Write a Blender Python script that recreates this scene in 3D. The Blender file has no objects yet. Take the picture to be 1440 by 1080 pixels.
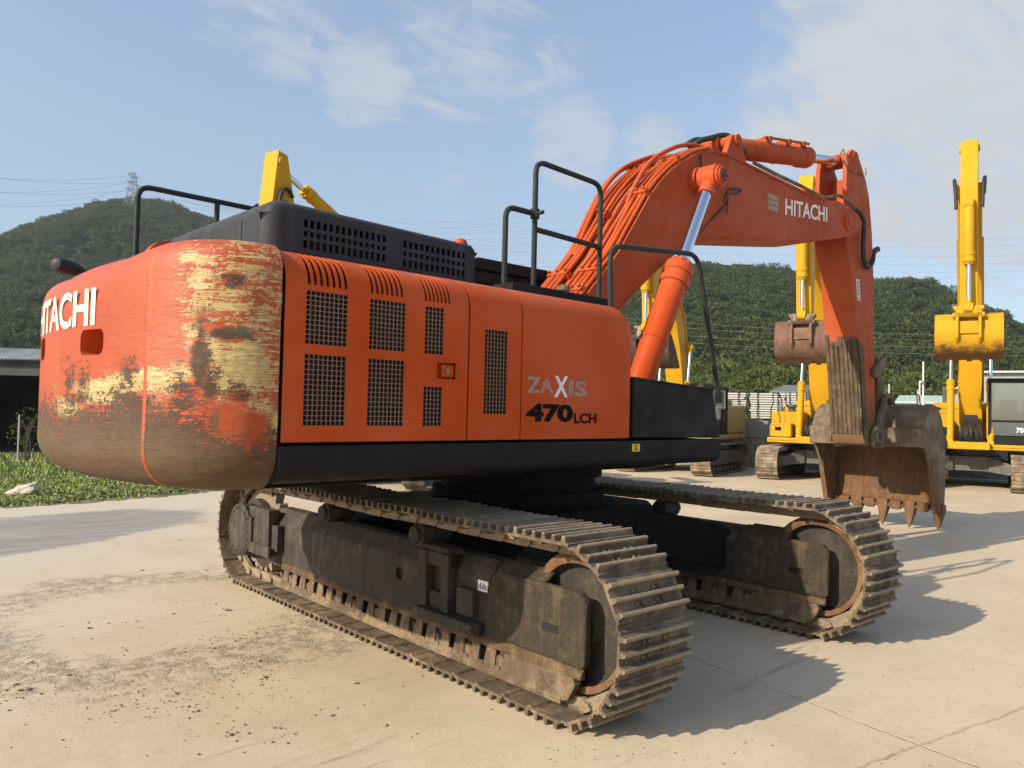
import bpy, math, random
import numpy as np
from mathutils import Vector, Matrix, noise as mnoise
random.seed(7)
sc = bpy.context.scene
COL = sc.collection
R = math.radians

# ------------------------------------------------------------------ camera
F, PIT, YAW, ROLL = 1101.3, 0.0337, 0.8092, 0.0228
CAM = Vector((-5.142, -5.279, 1.80))
TH = -1.6068                                   # heading of the crawler tracks under the swung house
_d = Vector((math.cos(YAW)*math.cos(PIT), math.sin(YAW)*math.cos(PIT), math.sin(PIT)))
_r = Vector((math.sin(YAW), -math.cos(YAW), 0)); _u = _r.cross(_d)
RT = _r*math.cos(ROLL)+_u*math.sin(ROLL); UP = _u*math.cos(ROLL)-_r*math.sin(ROLL)
cd = bpy.data.cameras.new('camera'); cam = bpy.data.objects.new('camera', cd); COL.objects.link(cam)
cam.matrix_world = Matrix(((RT.x, UP.x, -_d.x, CAM.x), (RT.y, UP.y, -_d.y, CAM.y), (RT.z, UP.z, -_d.z, CAM.z), (0, 0, 0, 1)))
cd.sensor_width = 36; cd.lens = F/1440*36; cd.clip_end = 5000; cd.clip_start = .05
sc.camera = cam

def ray(x, y): return _d+RT*((x-720)/F)+UP*((540-y)/F)
def at(x, y, ax, v):                            # where a sight line meets the plane ax = v
    q = ray(x, y); i = 'xyz'.index(ax); return CAM+q*((v-CAM[i])/q[i])
def dep(x, y, D): return CAM+ray(x, y)*D

# ------------------------------------------------------------------ object helpers
def link(o, parent=None):
    COL.objects.link(o)
    if parent is not None: o.parent = parent
    return o
def tag(o, label=None, cat=None, group=None, kind=None):
    if label: o['label'] = label
    if cat: o['category'] = cat
    if group: o['group'] = group
    if kind: o['kind'] = kind
    return o
def empty(name, loc=(0, 0, 0), rz=0):
    o = bpy.data.objects.new(name, None); o.location = loc; o.rotation_euler = (0, 0, rz); o.empty_display_size = .3
    return link(o)

class MB:
    def __init__(s): s.v = []; s.f = []
    def add(s, vs, fs):
        n = len(s.v); s.v += [tuple(p) for p in vs]; s.f += [tuple(i+n for i in f) for f in fs]; return s
    def box(s, x0, x1, y0, y1, z0, z1, M=None):
        vs = [Vector((x, y, z)) for z in (z0, z1) for y in (y0, y1) for x in (x0, x1)]
        if M is not None: vs = [M @ p for p in vs]
        return s.add(vs, [(0, 2, 3, 1), (4, 5, 7, 6), (0, 1, 5, 4), (2, 6, 7, 3), (0, 4, 6, 2), (1, 3, 7, 5)])
    def prism(s, poly, a, b, ax='y', M=None):   # poly: 2D outline, pushed from a to b along ax
        def P(u, w, t):
            p = {'y': (u, t, w), 'x': (t, u, w), 'z': (u, w, t)}[ax]
            return M @ Vector(p) if M is not None else Vector(p)
        n = len(poly)
        area = sum(poly[i][0]*poly[(i+1) % n][1]-poly[(i+1) % n][0]*poly[i][1] for i in range(n))
        pl = list(poly) if (area > 0) != (ax == 'y') else list(poly)[::-1]
        lo, hi = min(a, b), max(a, b)
        vs = [P(u, w, lo) for u, w in pl]+[P(u, w, hi) for u, w in pl]
        fs = [tuple(range(n))[::-1], tuple(range(n, 2*n))]+[(i, (i+1) % n, n+(i+1) % n, n+i) for i in range(n)]
        return s.add(vs, fs)
    def tube(s, pts, r, n=8, cap=True):
        pts = [Vector(p) for p in pts]; rs = r if hasattr(r, '__len__') else [r]*len(pts)
        rings = []; prev = None
        for i, p in enumerate(pts):
            t = (pts[min(i+1, len(pts)-1)]-pts[max(i-1, 0)]).normalized()
            if prev is None:
                a = Vector((0, 0, 1)) if abs(t.z) < .9 else Vector((1, 0, 0)); nrm = t.cross(a).normalized()
            else:
                nrm = (prev-t*prev.dot(t)).normalized()
            prev = nrm; b = t.cross(nrm)
            rings.append([p+(nrm*math.cos(2*math.pi*k/n)+b*math.sin(2*math.pi*k/n))*rs[i] for k in range(n)])
        vs = [q for g in rings for q in g]; m = len(rings)
        fs = [(i*n+k, i*n+(k+1) % n, (i+1)*n+(k+1) % n, (i+1)*n+k) for i in range(m-1) for k in range(n)]
        if cap: fs += [tuple(range(n))[::-1], tuple(range((m-1)*n, m*n))]
        return s.add(vs, fs)
    def lathe(s, prof, c, axis, n=24, cap=True):           # prof: (distance along axis, radius)
        axis = Vector(axis).normalized(); a = Vector((0, 0, 1)) if abs(axis.z) < .9 else Vector((1, 0, 0))
        e = axis.cross(a).normalized(); g = axis.cross(e); c = Vector(c)
        vs = [c+axis*h+(e*math.cos(2*math.pi*k/n)+g*math.sin(2*math.pi*k/n))*r for h, r in prof for k in range(n)]
        m = len(prof)
        fs = [(i*n+k, i*n+(k+1) % n, (i+1)*n+(k+1) % n, (i+1)*n+k) for i in range(m-1) for k in range(n)]
        if cap: fs += [tuple(range(n))[::-1], tuple(range((m-1)*n, m*n))]
        return s.add(vs, fs)
    def mesh(s, name):
        me = bpy.data.meshes.new(name); me.from_pydata(s.v, [], s.f); me.validate(); me.update(); return me
    def build(s, name, mat, parent=None, bevel=0, smooth=0, seg=2, fix=True):
        me = s.mesh(name)
        if fix:
            import bmesh
            bm = bmesh.new(); bm.from_mesh(me); bmesh.ops.recalc_face_normals(bm, faces=bm.faces); bm.to_mesh(me); bm.free()
        if mat: me.materials.append(mat)
        o = bpy.data.objects.new(name, me); link(o, parent)
        if smooth: shade(me, smooth)
        if bevel:
            b = o.modifiers.new('bevel', 'BEVEL'); b.width = bevel; b.segments = seg; b.limit_method = 'ANGLE'; b.angle_limit = R(38)
            b.harden_normals = True
            shade(me, 40)
        return o
def shade(me, ang=40):
    me.polygons.foreach_set('use_smooth', [True]*len(me.polygons))
    try: me.set_sharp_from_angle(angle=R(ang))
    except Exception: pass

def bake(o, ang=35):                             # turn the part's modifiers into mesh
    dg = bpy.context.evaluated_depsgraph_get(); dg.update()
    me = bpy.data.meshes.new_from_object(o.evaluated_get(dg)); o.modifiers.clear(); o.data = me; shade(me, ang); return o
def cut(o, cutter):                             # real opening cut out of a part
    b = o.modifiers.new('cut', 'BOOLEAN'); b.operation = 'DIFFERENCE'; b.object = cutter; b.solver = 'EXACT'
    dg = bpy.context.evaluated_depsgraph_get(); dg.update()
    me = bpy.data.meshes.new_from_object(o.evaluated_get(dg))
    o.modifiers.clear(); old = o.data; o.data = me
    bpy.data.objects.remove(cutter, do_unlink=True)
    return o
def smooth_path(pts, k=6):                      # Catmull-Rom through the points
    pts = [Vector(p) for p in pts]; out = []
    for i in range(len(pts)-1):
        p0, p1, p2, p3 = pts[max(i-1, 0)], pts[i], pts[i+1], pts[min(i+2, len(pts)-1)]
        for j in range(k):
            t = j/k
            out.append(.5*((2*p1)+(p2-p0)*t+(2*p0-5*p1+4*p2-p3)*t*t+(3*p1-p0-3*p2+p3)*t**3))
    return out+[pts[-1]]
def fillet(pts, r, k=5):                        # polyline with rounded bends
    pts = [Vector(p) for p in pts]; out = [pts[0]]
    for a, b, c in zip(pts, pts[1:], pts[2:]):
        d1 = (a-b); d2 = (c-b); q = min(r, d1.length*.49, d2.length*.49); p1 = b+d1.normalized()*q; p2 = b+d2.normalized()*q
        for j in range(k+1):
            t = j/k; out.append(p1*(1-t)**2+b*2*t*(1-t)+p2*t*t)
    return out+[pts[-1]]

# ------------------------------------------------------------------ material helpers
class Mat:
    def __init__(s, name):
        s.m = bpy.data.materials.new(name); s.m.use_nodes = True; s.nt = s.m.node_tree; s.nt.nodes.clear()
        s.out = s.n('ShaderNodeOutputMaterial'); s.b = s.n('ShaderNodeBsdfPrincipled'); s.l(s.b.outputs[0], s.out.inputs[0])
        s.tc = s.n('ShaderNodeTexCoord'); s.obj = s.tc.outputs['Object']
        s.b.inputs['Roughness'].default_value = .6
    def n(s, t): return s.nt.nodes.new(t)
    def l(s, a, b): s.nt.links.new(a, b)
    def put(s, sock, v):
        if isinstance(v, (int, float)): sock.default_value = v
        elif isinstance(v, (tuple, list)):
            sock.default_value = tuple(v)+(1,) if len(v) == 3 and len(sock.default_value) == 4 else tuple(v)
        else: s.l(v, sock)
    def set(s, key, v): s.put(s.b.inputs[key], v)
    def ma(s, op, a, b=0., c=None, clamp=False):
        q = s.n('ShaderNodeMath'); q.operation = op; q.use_clamp = clamp; s.put(q.inputs[0], a); s.put(q.inputs[1], b)
        if c is not None: s.put(q.inputs[2], c)
        return q.outputs[0]
    def mix(s, f, a, b, mode='MIX'):
        q = s.n('ShaderNodeMix'); q.data_type = 'RGBA'; q.blend_type = mode; q.clamp_factor = True
        s.put(q.inputs[0], f); s.put(q.inputs[6], a); s.put(q.inputs[7], b); return q.outputs[2]
    def map(s, scale=(1, 1, 1), rot=(0, 0, 0), loc=(0, 0, 0), vec=None):
        q = s.n('ShaderNodeMapping'); s.l(vec or s.obj, q.inputs[0]); q.inputs['Scale'].default_value = scale
        q.inputs['Rotation'].default_value = rot; q.inputs['Location'].default_value = loc; return q.outputs[0]
    def noise(s, scale, detail=4, rough=.6, vec=None, dist=0):
        q = s.n('ShaderNodeTexNoise'); s.l(vec or s.obj, q.inputs['Vector']); q.inputs['Scale'].default_value = scale
        q.inputs['Detail'].default_value = detail; q.inputs['Roughness'].default_value = rough; q.inputs['Distortion'].default_value = dist
        return q.outputs['Fac']
    def vor(s, scale, feature='F1', vec=None, out='Distance', rand=1):
        q = s.n('ShaderNodeTexVoronoi'); s.l(vec or s.obj, q.inputs['Vector']); q.inputs['Scale'].default_value = scale; q.feature = feature
        q.inputs['Randomness'].default_value = rand
        return q.outputs[out]
    def step(s, v, lo, hi, a=0., b=1.):
        q = s.n('ShaderNodeMapRange'); q.interpolation_type = 'SMOOTHSTEP'; q.clamp = True
        s.put(q.inputs[0], v); s.put(q.inputs[1], lo); s.put(q.inputs[2], hi); s.put(q.inputs[3], a); s.put(q.inputs[4], b); return q.outputs[0]
    def sep(s, vec=None):
        q = s.n('ShaderNodeSeparateXYZ'); s.l(vec or s.obj, q.inputs[0]); return q.outputs
    def attr(s, name):
        q = s.n('ShaderNodeAttribute'); q.attribute_name = name; return q.outputs['Fac']
    def rnd(s): return s.n('ShaderNodeObjectInfo').outputs['Random']
    def nz(s): return s.sep(s.n('ShaderNodeNewGeometry').outputs['Normal'])[2]
    def bump(s, h, dist=.01, strength=1., inv=False):
        q = s.n('ShaderNodeBump'); s.put(q.inputs['Height'], h); q.inputs['Distance'].default_value = dist; q.inputs['Strength'].default_value = strength
        s.l(q.outputs[0], s.b.inputs['Normal']); return q

def flat(name, col, rough=.6, metal=0, var=.12, sc_=6, bump=0):
    m = Mat(name); n = m.noise(sc_, 5, .65)
    m.set('Base Color', m.mix(m.step(n, .3, .7), tuple(c*(1-var) for c in col), tuple(min(1, c*(1+var)) for c in col)))
    m.set('Roughness', rough); m.set('Metallic', metal)
    if bump: m.bump(m.noise(sc_*6, 4), bump)
    return m.m

def paint(name, col, rough=.42, dust=(.30, .22, .14), amt=.5, sun=.25, rust=.25, low=None, spec=.12, lowcol=(.17, .115, .065)):
    """weathered machine paint: fading, streaks, dust settled on flat tops, chips down to brown steel"""
    m = Mat(name); big = m.noise(1.3, 5, .6); fine = m.noise(38, 4, .7)
    st = m.noise(3.5, 5, .65, m.map((3.5, 3.5, .35)))
    pale = tuple(min(1, c*.93+.022) for c in col); deep = tuple(c*.88 for c in col)
    c = m.mix(m.step(big, .32, .7, 0, 1), deep, pale if sun > .2 else col)
    c = m.mix(m.ma('MULTIPLY', m.step(st, .5, .82), .35*amt), c, dust)
    c = m.mix(m.ma('MULTIPLY', m.step(fine, .56, .8), .30*amt), c, dust)
    up = m.step(m.nz(), .35, .95)
    c = m.mix(m.ma('MULTIPLY', m.ma('MULTIPLY', up, m.step(m.noise(5, 5, .7), .3, .75)), .55*amt), c, dust)
    if rust:
        ch = m.ma('ADD', m.noise(9, 6, .75), m.ma('MULTIPLY', fine, .18))
        c = m.mix(m.ma('MULTIPLY', m.step(ch, .80-.10*rust, .86-.10*rust), .8), c, (.13, .07, .04))
    if low:                                     # mud thrown up on the lowest part
        z = m.sep()[2]
        q = m.step(m.ma('ADD', z, m.ma('MULTIPLY', m.ma('SUBTRACT', m.noise(4, 6, .7), .5), 1.1)), low[0], low[1], 1, 0)
        c = m.mix(m.ma('MULTIPLY', q, .9), c, m.mix(m.noise(11, 5, .7), tuple(x*.6 for x in lowcol), tuple(x*1.3 for x in lowcol)))
    m.set('Base Color', c); m.set('Specular IOR Level', spec); m.set('Roughness', m.step(m.noise(7, 4), .3, .7, rough-.08, rough+.2))
    m.bump(m.ma('ADD', m.noise(2.2, 3), m.ma('MULTIPLY', fine, .05)), .012, .5)
    return m.m

def steel(name, col=(.15, .105, .07), rustc=(.30, .13, .05), mud=(.36, .27, .17), rust=.4, mudamt=.5, rough=.75, metal=0.1, per=True, scale=1., tip=False, streak=.45):
    """bare crawler steel: brown scale, orange rust, dried mud caught in the corners"""
    m = Mat(name); vec = m.obj
    if per:
        q = m.n('ShaderNodeVectorMath'); q.operation = 'ADD'; m.l(m.obj, q.inputs[0])
        sc3 = m.n('ShaderNodeVectorMath'); sc3.operation = 'SCALE'; sc3.inputs[0].default_value = (13, 7, 5); m.l(m.rnd(), sc3.inputs['Scale']); m.l(sc3.outputs[0], q.inputs[1])
        vec = q.outputs[0]
    a = m.noise(5*scale, 6, .7, vec); b = m.noise(17*scale, 6, .75, vec); c2 = m.noise(60*scale, 3, .7, vec)
    c = m.mix(m.step(a, .3, .7), tuple(x*.6 for x in col), col)
    c = m.mix(m.ma('MULTIPLY', m.step(b, .60-.12*rust, .72), rust), c, rustc)
    c = m.mix(m.ma('MULTIPLY', m.step(m.ma('ADD', m.noise(3.1*scale, 6, .7, vec), m.ma('MULTIPLY', c2, .15)), .66-.22*mudamt, .78-.16*mudamt), mudamt), c, mud)
    c = m.mix(m.ma('MULTIPLY', m.step(c2, .5, .8), .35), c, tuple(x*.45 for x in col))
    vs_ = m.noise(2.2*scale, 6, .72, m.map((5, 5, .45), vec=vec)); c = m.mix(m.ma('MULTIPLY', m.step(vs_, .52, .68), streak), c, mud); c = m.mix(m.ma('MULTIPLY', m.step(vs_, .47, .34), streak), c, tuple(x*.4 for x in col))
    if tip:                                     # grouser tips scoured pale by the concrete
        c = m.mix(m.ma('MULTIPLY', m.step(m.ma('ADD', m.sep()[2], m.ma('MULTIPLY', m.ma('SUBTRACT', c2, .5), .02)), .076, .086), m.step(b, .2, .6, .95, .45)), c, (.40, .31, .205))
    m.set('Base Color', c); m.set('Roughness', rough); m.set('Metallic', metal)
    m.bump(m.ma('ADD', b, m.ma('MULTIPLY', c2, .5)), .02, 1.)
    return m.m

ORANGE = (.54, .070, .003)
M = {}
M['orange'] = paint('orange_paint', ORANGE, .42, amt=.45, rust=.10)
M['orange_boom'] = paint('orange_boom_paint', (.41, .070, .016), .55, amt=.5, rust=.12)
M['orange_hose'] = paint('orange_hose_paint', (.46, .070, .010), .48, amt=.35, rust=.1)
M['charcoal'] = paint('charcoal_paint', (.016, .0155, .016), .5, dust=(.10, .085, .07), amt=.30, sun=0, rust=0)
M['hood'] = paint('hood_plastic', (.042, .044, .049), .5, dust=(.20, .20, .20), amt=.6, sun=0, rust=0)
M['rail'] = paint('rail_paint', (.030, .036, .036), .45, dust=(.2, .17, .13), amt=.3, sun=0, rust=.3)
M['under'] = paint('underside_black', (.009, .008, .0075), .7, dust=(.05, .04, .03), amt=.5, sun=0, rust=0)
M['void'] = flat('dark_inside', (.012, .010, .009), .9)
M['track'] = steel('track_steel', (.15, .108, .070), (.32, .16, .065), (.36, .27, .165), .4, .5, .72, tip=True)
M['frame'] = steel('track_frame_steel', (.052, .042, .033), (.16, .075, .03), (.19, .135, .08), .35, .36, .7, per=False)
M['yoke'] = steel('yoke_steel', (.060, .047, .030), (.20, .088, .03), (.17, .125, .065), .6, .45, .8, per=False, scale=2.2)
M['guard'] = steel('roller_guard_steel', (.15, .105, .065), (.36, .15, .05), (.36, .26, .16), .6, .6, .8, per=False)
M['idler'] = steel('idler_rust', (.19, .095, .042), (.33, .15, .05), (.30, .20, .11), .8, .5, .75, per=False)
M['bucket'] = steel('bucket_steel', (.15, .105, .062), (.26, .12, .045), (.27, .21, .135), .45, .65, .72, per=False)
M['bucket_in'] = steel('bucket_inside_steel', (.17, .085, .036), (.34, .145, .045), (.24, .15, .08), .8, .25, .7, per=False)
M['wear'] = steel('scoured_guard', (.13, .085, .048), (.20, .09, .035), (.27, .20, .12), .4, .5, .85, per=False, scale=2.)
M['mud'] = steel('dried_mud', (.22, .15, .085), (.32, .15, .06), (.40, .30, .18), .4, .6, .85, per=False)
M['dull'] = flat('dull_metal', (.22, .20, .18), .5, .6, .2)
M['chrome'] = flat('chrome_rod', (.62, .66, .70), .16, 1., .05)
M['rubber'] = flat('black_rubber', (.02, .02, .02), .6, 0, .3, 9, .004)
M['black'] = flat('black_print', (.006, .006, .006), .8)
M['black'].node_tree.nodes['Principled BSDF'].inputs['Specular IOR Level'].default_value = .1
M['white_print'] = flat('white_print', (.78, .74, .66), .5, 0, .12, 14)
M['sticker'] = flat('white_sticker', (.75, .76, .78), .5)
M['yellow_sticker'] = flat('yellow_sticker', (.70, .52, .05), .5)
M['glass'] = None
gm = Mat('cab_glass'); gm.set('Base Color', (.035, .05, .055)); gm.set('Roughness', .06); gm.set('Specular IOR Level', .8); M['glass'] = gm.m
tb_ = gm.n('ShaderNodeBsdfTransparent'); tb_.inputs[0].default_value = (.62, .70, .70, 1); mx_ = gm.n('ShaderNodeMixShader'); lw_ = gm.n('ShaderNodeLayerWeight'); lw_.inputs[0].default_value = .35
gm.l(gm.ma('ADD', gm.ma('MULTIPLY', lw_.outputs['Fresnel'], .8), .22), mx_.inputs[0]); gm.l(tb_.outputs[0], mx_.inputs[1]); gl_ = gm.n('ShaderNodeBsdfGlossy'); gl_.inputs['Roughness'].default_value = .04; gl_.inputs['Color'].default_value = (.75, .8, .82, 1); gm.l(gl_.outputs[0], mx_.inputs[2]); gm.l(mx_.outputs[0], gm.out.inputs[0])
# ------------------------------------------------------------------ the orange excavator
exc = empty('excavator')
tag(exc, 'large orange crawler excavator with scraped counterweight and boom reaching right, nearest machine in the yard', 'excavator')
EX = exc
def spin(o):                                    # parts that stand in line with the crawler tracks
    o.rotation_euler = (0, 0, TH); return o

def text_mesh(s, w, h, bold=0.):
    cu = bpy.data.curves.new('t', 'FONT'); cu.body = s; cu.offset = bold; cu.resolution_u = 4; cu.size = 1
    o = bpy.data.objects.new('t', cu); COL.objects.link(o)
    dg = bpy.context.evaluated_depsgraph_get(); dg.update()
    me = bpy.data.meshes.new_from_object(o.evaluated_get(dg))
    import bmesh
    bm = bmesh.new(); bm.from_mesh(me); bmesh.ops.triangulate(bm, faces=bm.faces)
    vs = [v.co.copy() for v in bm.verts]; fs = [tuple(v.index for v in f.verts) for f in bm.faces]; bm.free()
    bpy.data.objects.remove(o, do_unlink=True); bpy.data.meshes.remove(me)
    x0 = min(v.x for v in vs); x1 = max(v.x for v in vs); y0 = min(v.y for v in vs); y1 = max(v.y for v in vs)
    return [((v.x-x0)/(x1-x0)*w, (v.y-y0)/(y1-y0)*h) for v in vs], fs
def lettering(s, w, h, fn, mat, parent, bold=0., name='lettering'):
    vs, fs = text_mesh(s, w, h, bold)
    return MB().add([fn(u, v) for u, v in vs], fs).build(name, mat, parent, fix=False)

# ---- crawler tracks: two belts of 54 triple grouser shoes on link chains
SC = 1.445; CZ = .545; RP = .46; TC = 2.235; NS = 48
PER = 4*TC+2*math.pi*RP; PITCH = PER/NS
def belt(s):                                    # point on the pitch line, and the outward normal's angle
    s %= PER
    if s < 2*TC: return TC-s, CZ+RP-.016*math.sin(math.pi*s/(2*TC))*abs(math.sin(3*math.pi*s/(2*TC))), math.pi/2
    s -= 2*TC
    if s < math.pi*RP:
        a = math.pi/2+s/RP; return -TC+RP*math.cos(a), CZ+RP*math.sin(a), a
    s -= math.pi*RP
    if s < 2*TC: return -TC+s, CZ-RP, -math.pi/2
    s -= 2*TC; a = -math.pi/2+s/RP
    return TC+RP*math.cos(a), CZ+RP*math.sin(a), a
shoe = MB(); hw = .30; L = PITCH*.485
prof = [(-L, .030), (L-.01, .030), (L, .016), (L+.034, .016), (L+.034, .028), (L+.004, .030), (L, .048)]       # cross-section along the belt: plate with three grousers
for gx in (PITCH/3, 0., -PITCH/3):
    hh = .090 if gx else .087
    prof += [(gx+.019, .049), (gx+.012, hh-.006), (gx+.008, hh), (gx-.008, hh), (gx-.012, hh-.006), (gx-.019, .049)]
prof += [(-L, .048)]
shoe.prism(prof, -hw, hw, 'y')
for bx in (-.037, .037):
    for by in (-.115, -.065, .065, .115):
        shoe.lathe([(0, .014), (.016, .013)], (bx, by, .048), (0, 0, 1), 6)
M['rail_rust'] = steel('rusty_rail', (.13, .075, .038), (.36, .15, .048), (.30, .21, .11), .55, .5, .8, per=False)
chain = MB(); rail_me = None
for k in range(NS):
    x, z, a = belt(k*PITCH+.03); Mx = Matrix.Translation((x, 0, z)) @ Matrix.Rotation(math.pi/2-a, 4, 'Y')
    for sd in (-1, 1):
        y0, y1 = sorted((sd*.082, sd*.118))
        chain.prism([(-.132, -.030), (-.108, -.056), (.108, -.056), (.132, -.030), (.132, .012), (.095, .029), (-.095, .029), (-.132, .012)], y0, y1, 'y', Mx)
        y0, y1 = sorted((sd*.118, sd*.142))
        chain.prism([(.080, -.03), (.100, -.044), (.140, -.044), (.160, -.03), (.160, .01), (.080, .01)], y0, y1, 'y', Mx)
    chain.lathe([(-.10, .028), (.10, .028)], Mx @ Vector((.121, 0, 0)), (0, 1, 0), 8)

def frame_beam(o):
    b = MB()
    # main girder: flat sides, sloping roof
    sec = [(-.155, .27), (.155, .27), (.155, .68), (.06, .80), (-.06, .80), (-.155, .68)]
    b.prism(sec, -1.80, 1.50, 'x')
    return b
def side_guard(sgn):                            # inclined guard plate with wedge-shaped openings
    b = MB(); n = 20; t0, t1 = -1.55, 1.75; st = (t1-t0)/n
    top = lambda t: Vector((t, sgn*.150, .295)); bot = lambda t: Vector((t, sgn*.165, .115))
    def slab(q):
        nn = Vector((0, -sgn*.016, -.004)); m = len(q)
        b.add(list(q)+[p+nn for p in q], [tuple(range(m)), tuple(range(m, 2*m))[::-1]]+[(i, (i+1) % m, m+(i+1) % m, m+i) for i in range(m)])
    for i in range(n):
        a = t0+i*st
        o1 = .105 if i % 2 else .080
        slab([top(a+o1), top(a+st), bot(a+st), bot(a+.045)]); slab([bot(a)+(top(a)-bot(a))*.22, bot(a+.045)+(top(a)-bot(a))*.22, bot(a+.045), bot(a)])
    b.prism([(.145, .085), (.178, .085), (.178, .120), (.165, .132), (.145, .120)], t0-.1, t1+.45, 'x', Matrix.Scale(sgn, 4, (0, 1, 0)))
    b.prism([(t1, .30), (t1+.52, .30), (t1+.56, .22), (t1+.50, .12), (t1+.38, .085), (t1, .085)], sgn*.12, sgn*.170, 'y')
    return b
def guard_rail(sgn): return MB().prism([(.14, .262), (.176, .262), (.176, .298), (.14, .33)], -1.5, 2.36, 'x', Matrix.Scale(sgn, 4, (0, 1, 0)))
def yoke(sgn):
    b = MB()
    b.prism([(1.50, .33), (2.36, .32), (2.385, .36), (2.385, .70), (2.34, .755), (1.62, .765), (1.56, .74), (1.50, .64)], sgn*.115, sgn*.175, 'y')
    b.prism([(.115, .74), (.150, .765), (.05, .83), (.03, .80)], 1.56, 2.02, 'x', Matrix.Scale(sgn, 4, (0, 1, 0)))
    return b
first = {}
def put(key, name, make, mat, parent, s0, bevel=0, smooth=0):
    """first use builds the mesh, later uses copy it"""
    if key in first:
        o = first[key].copy(); COL.objects.link(o); o.parent = parent
    else:
        o = make().build(name, mat, parent, bevel, smooth); first[key] = o
    if s0 is not None:
        o.rotation_euler = (0, 0, TH); o.location = Matrix.Rotation(TH, 4, 'Z') @ Vector((0, s0, 0))
    return o
def bare(o): return o

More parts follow.
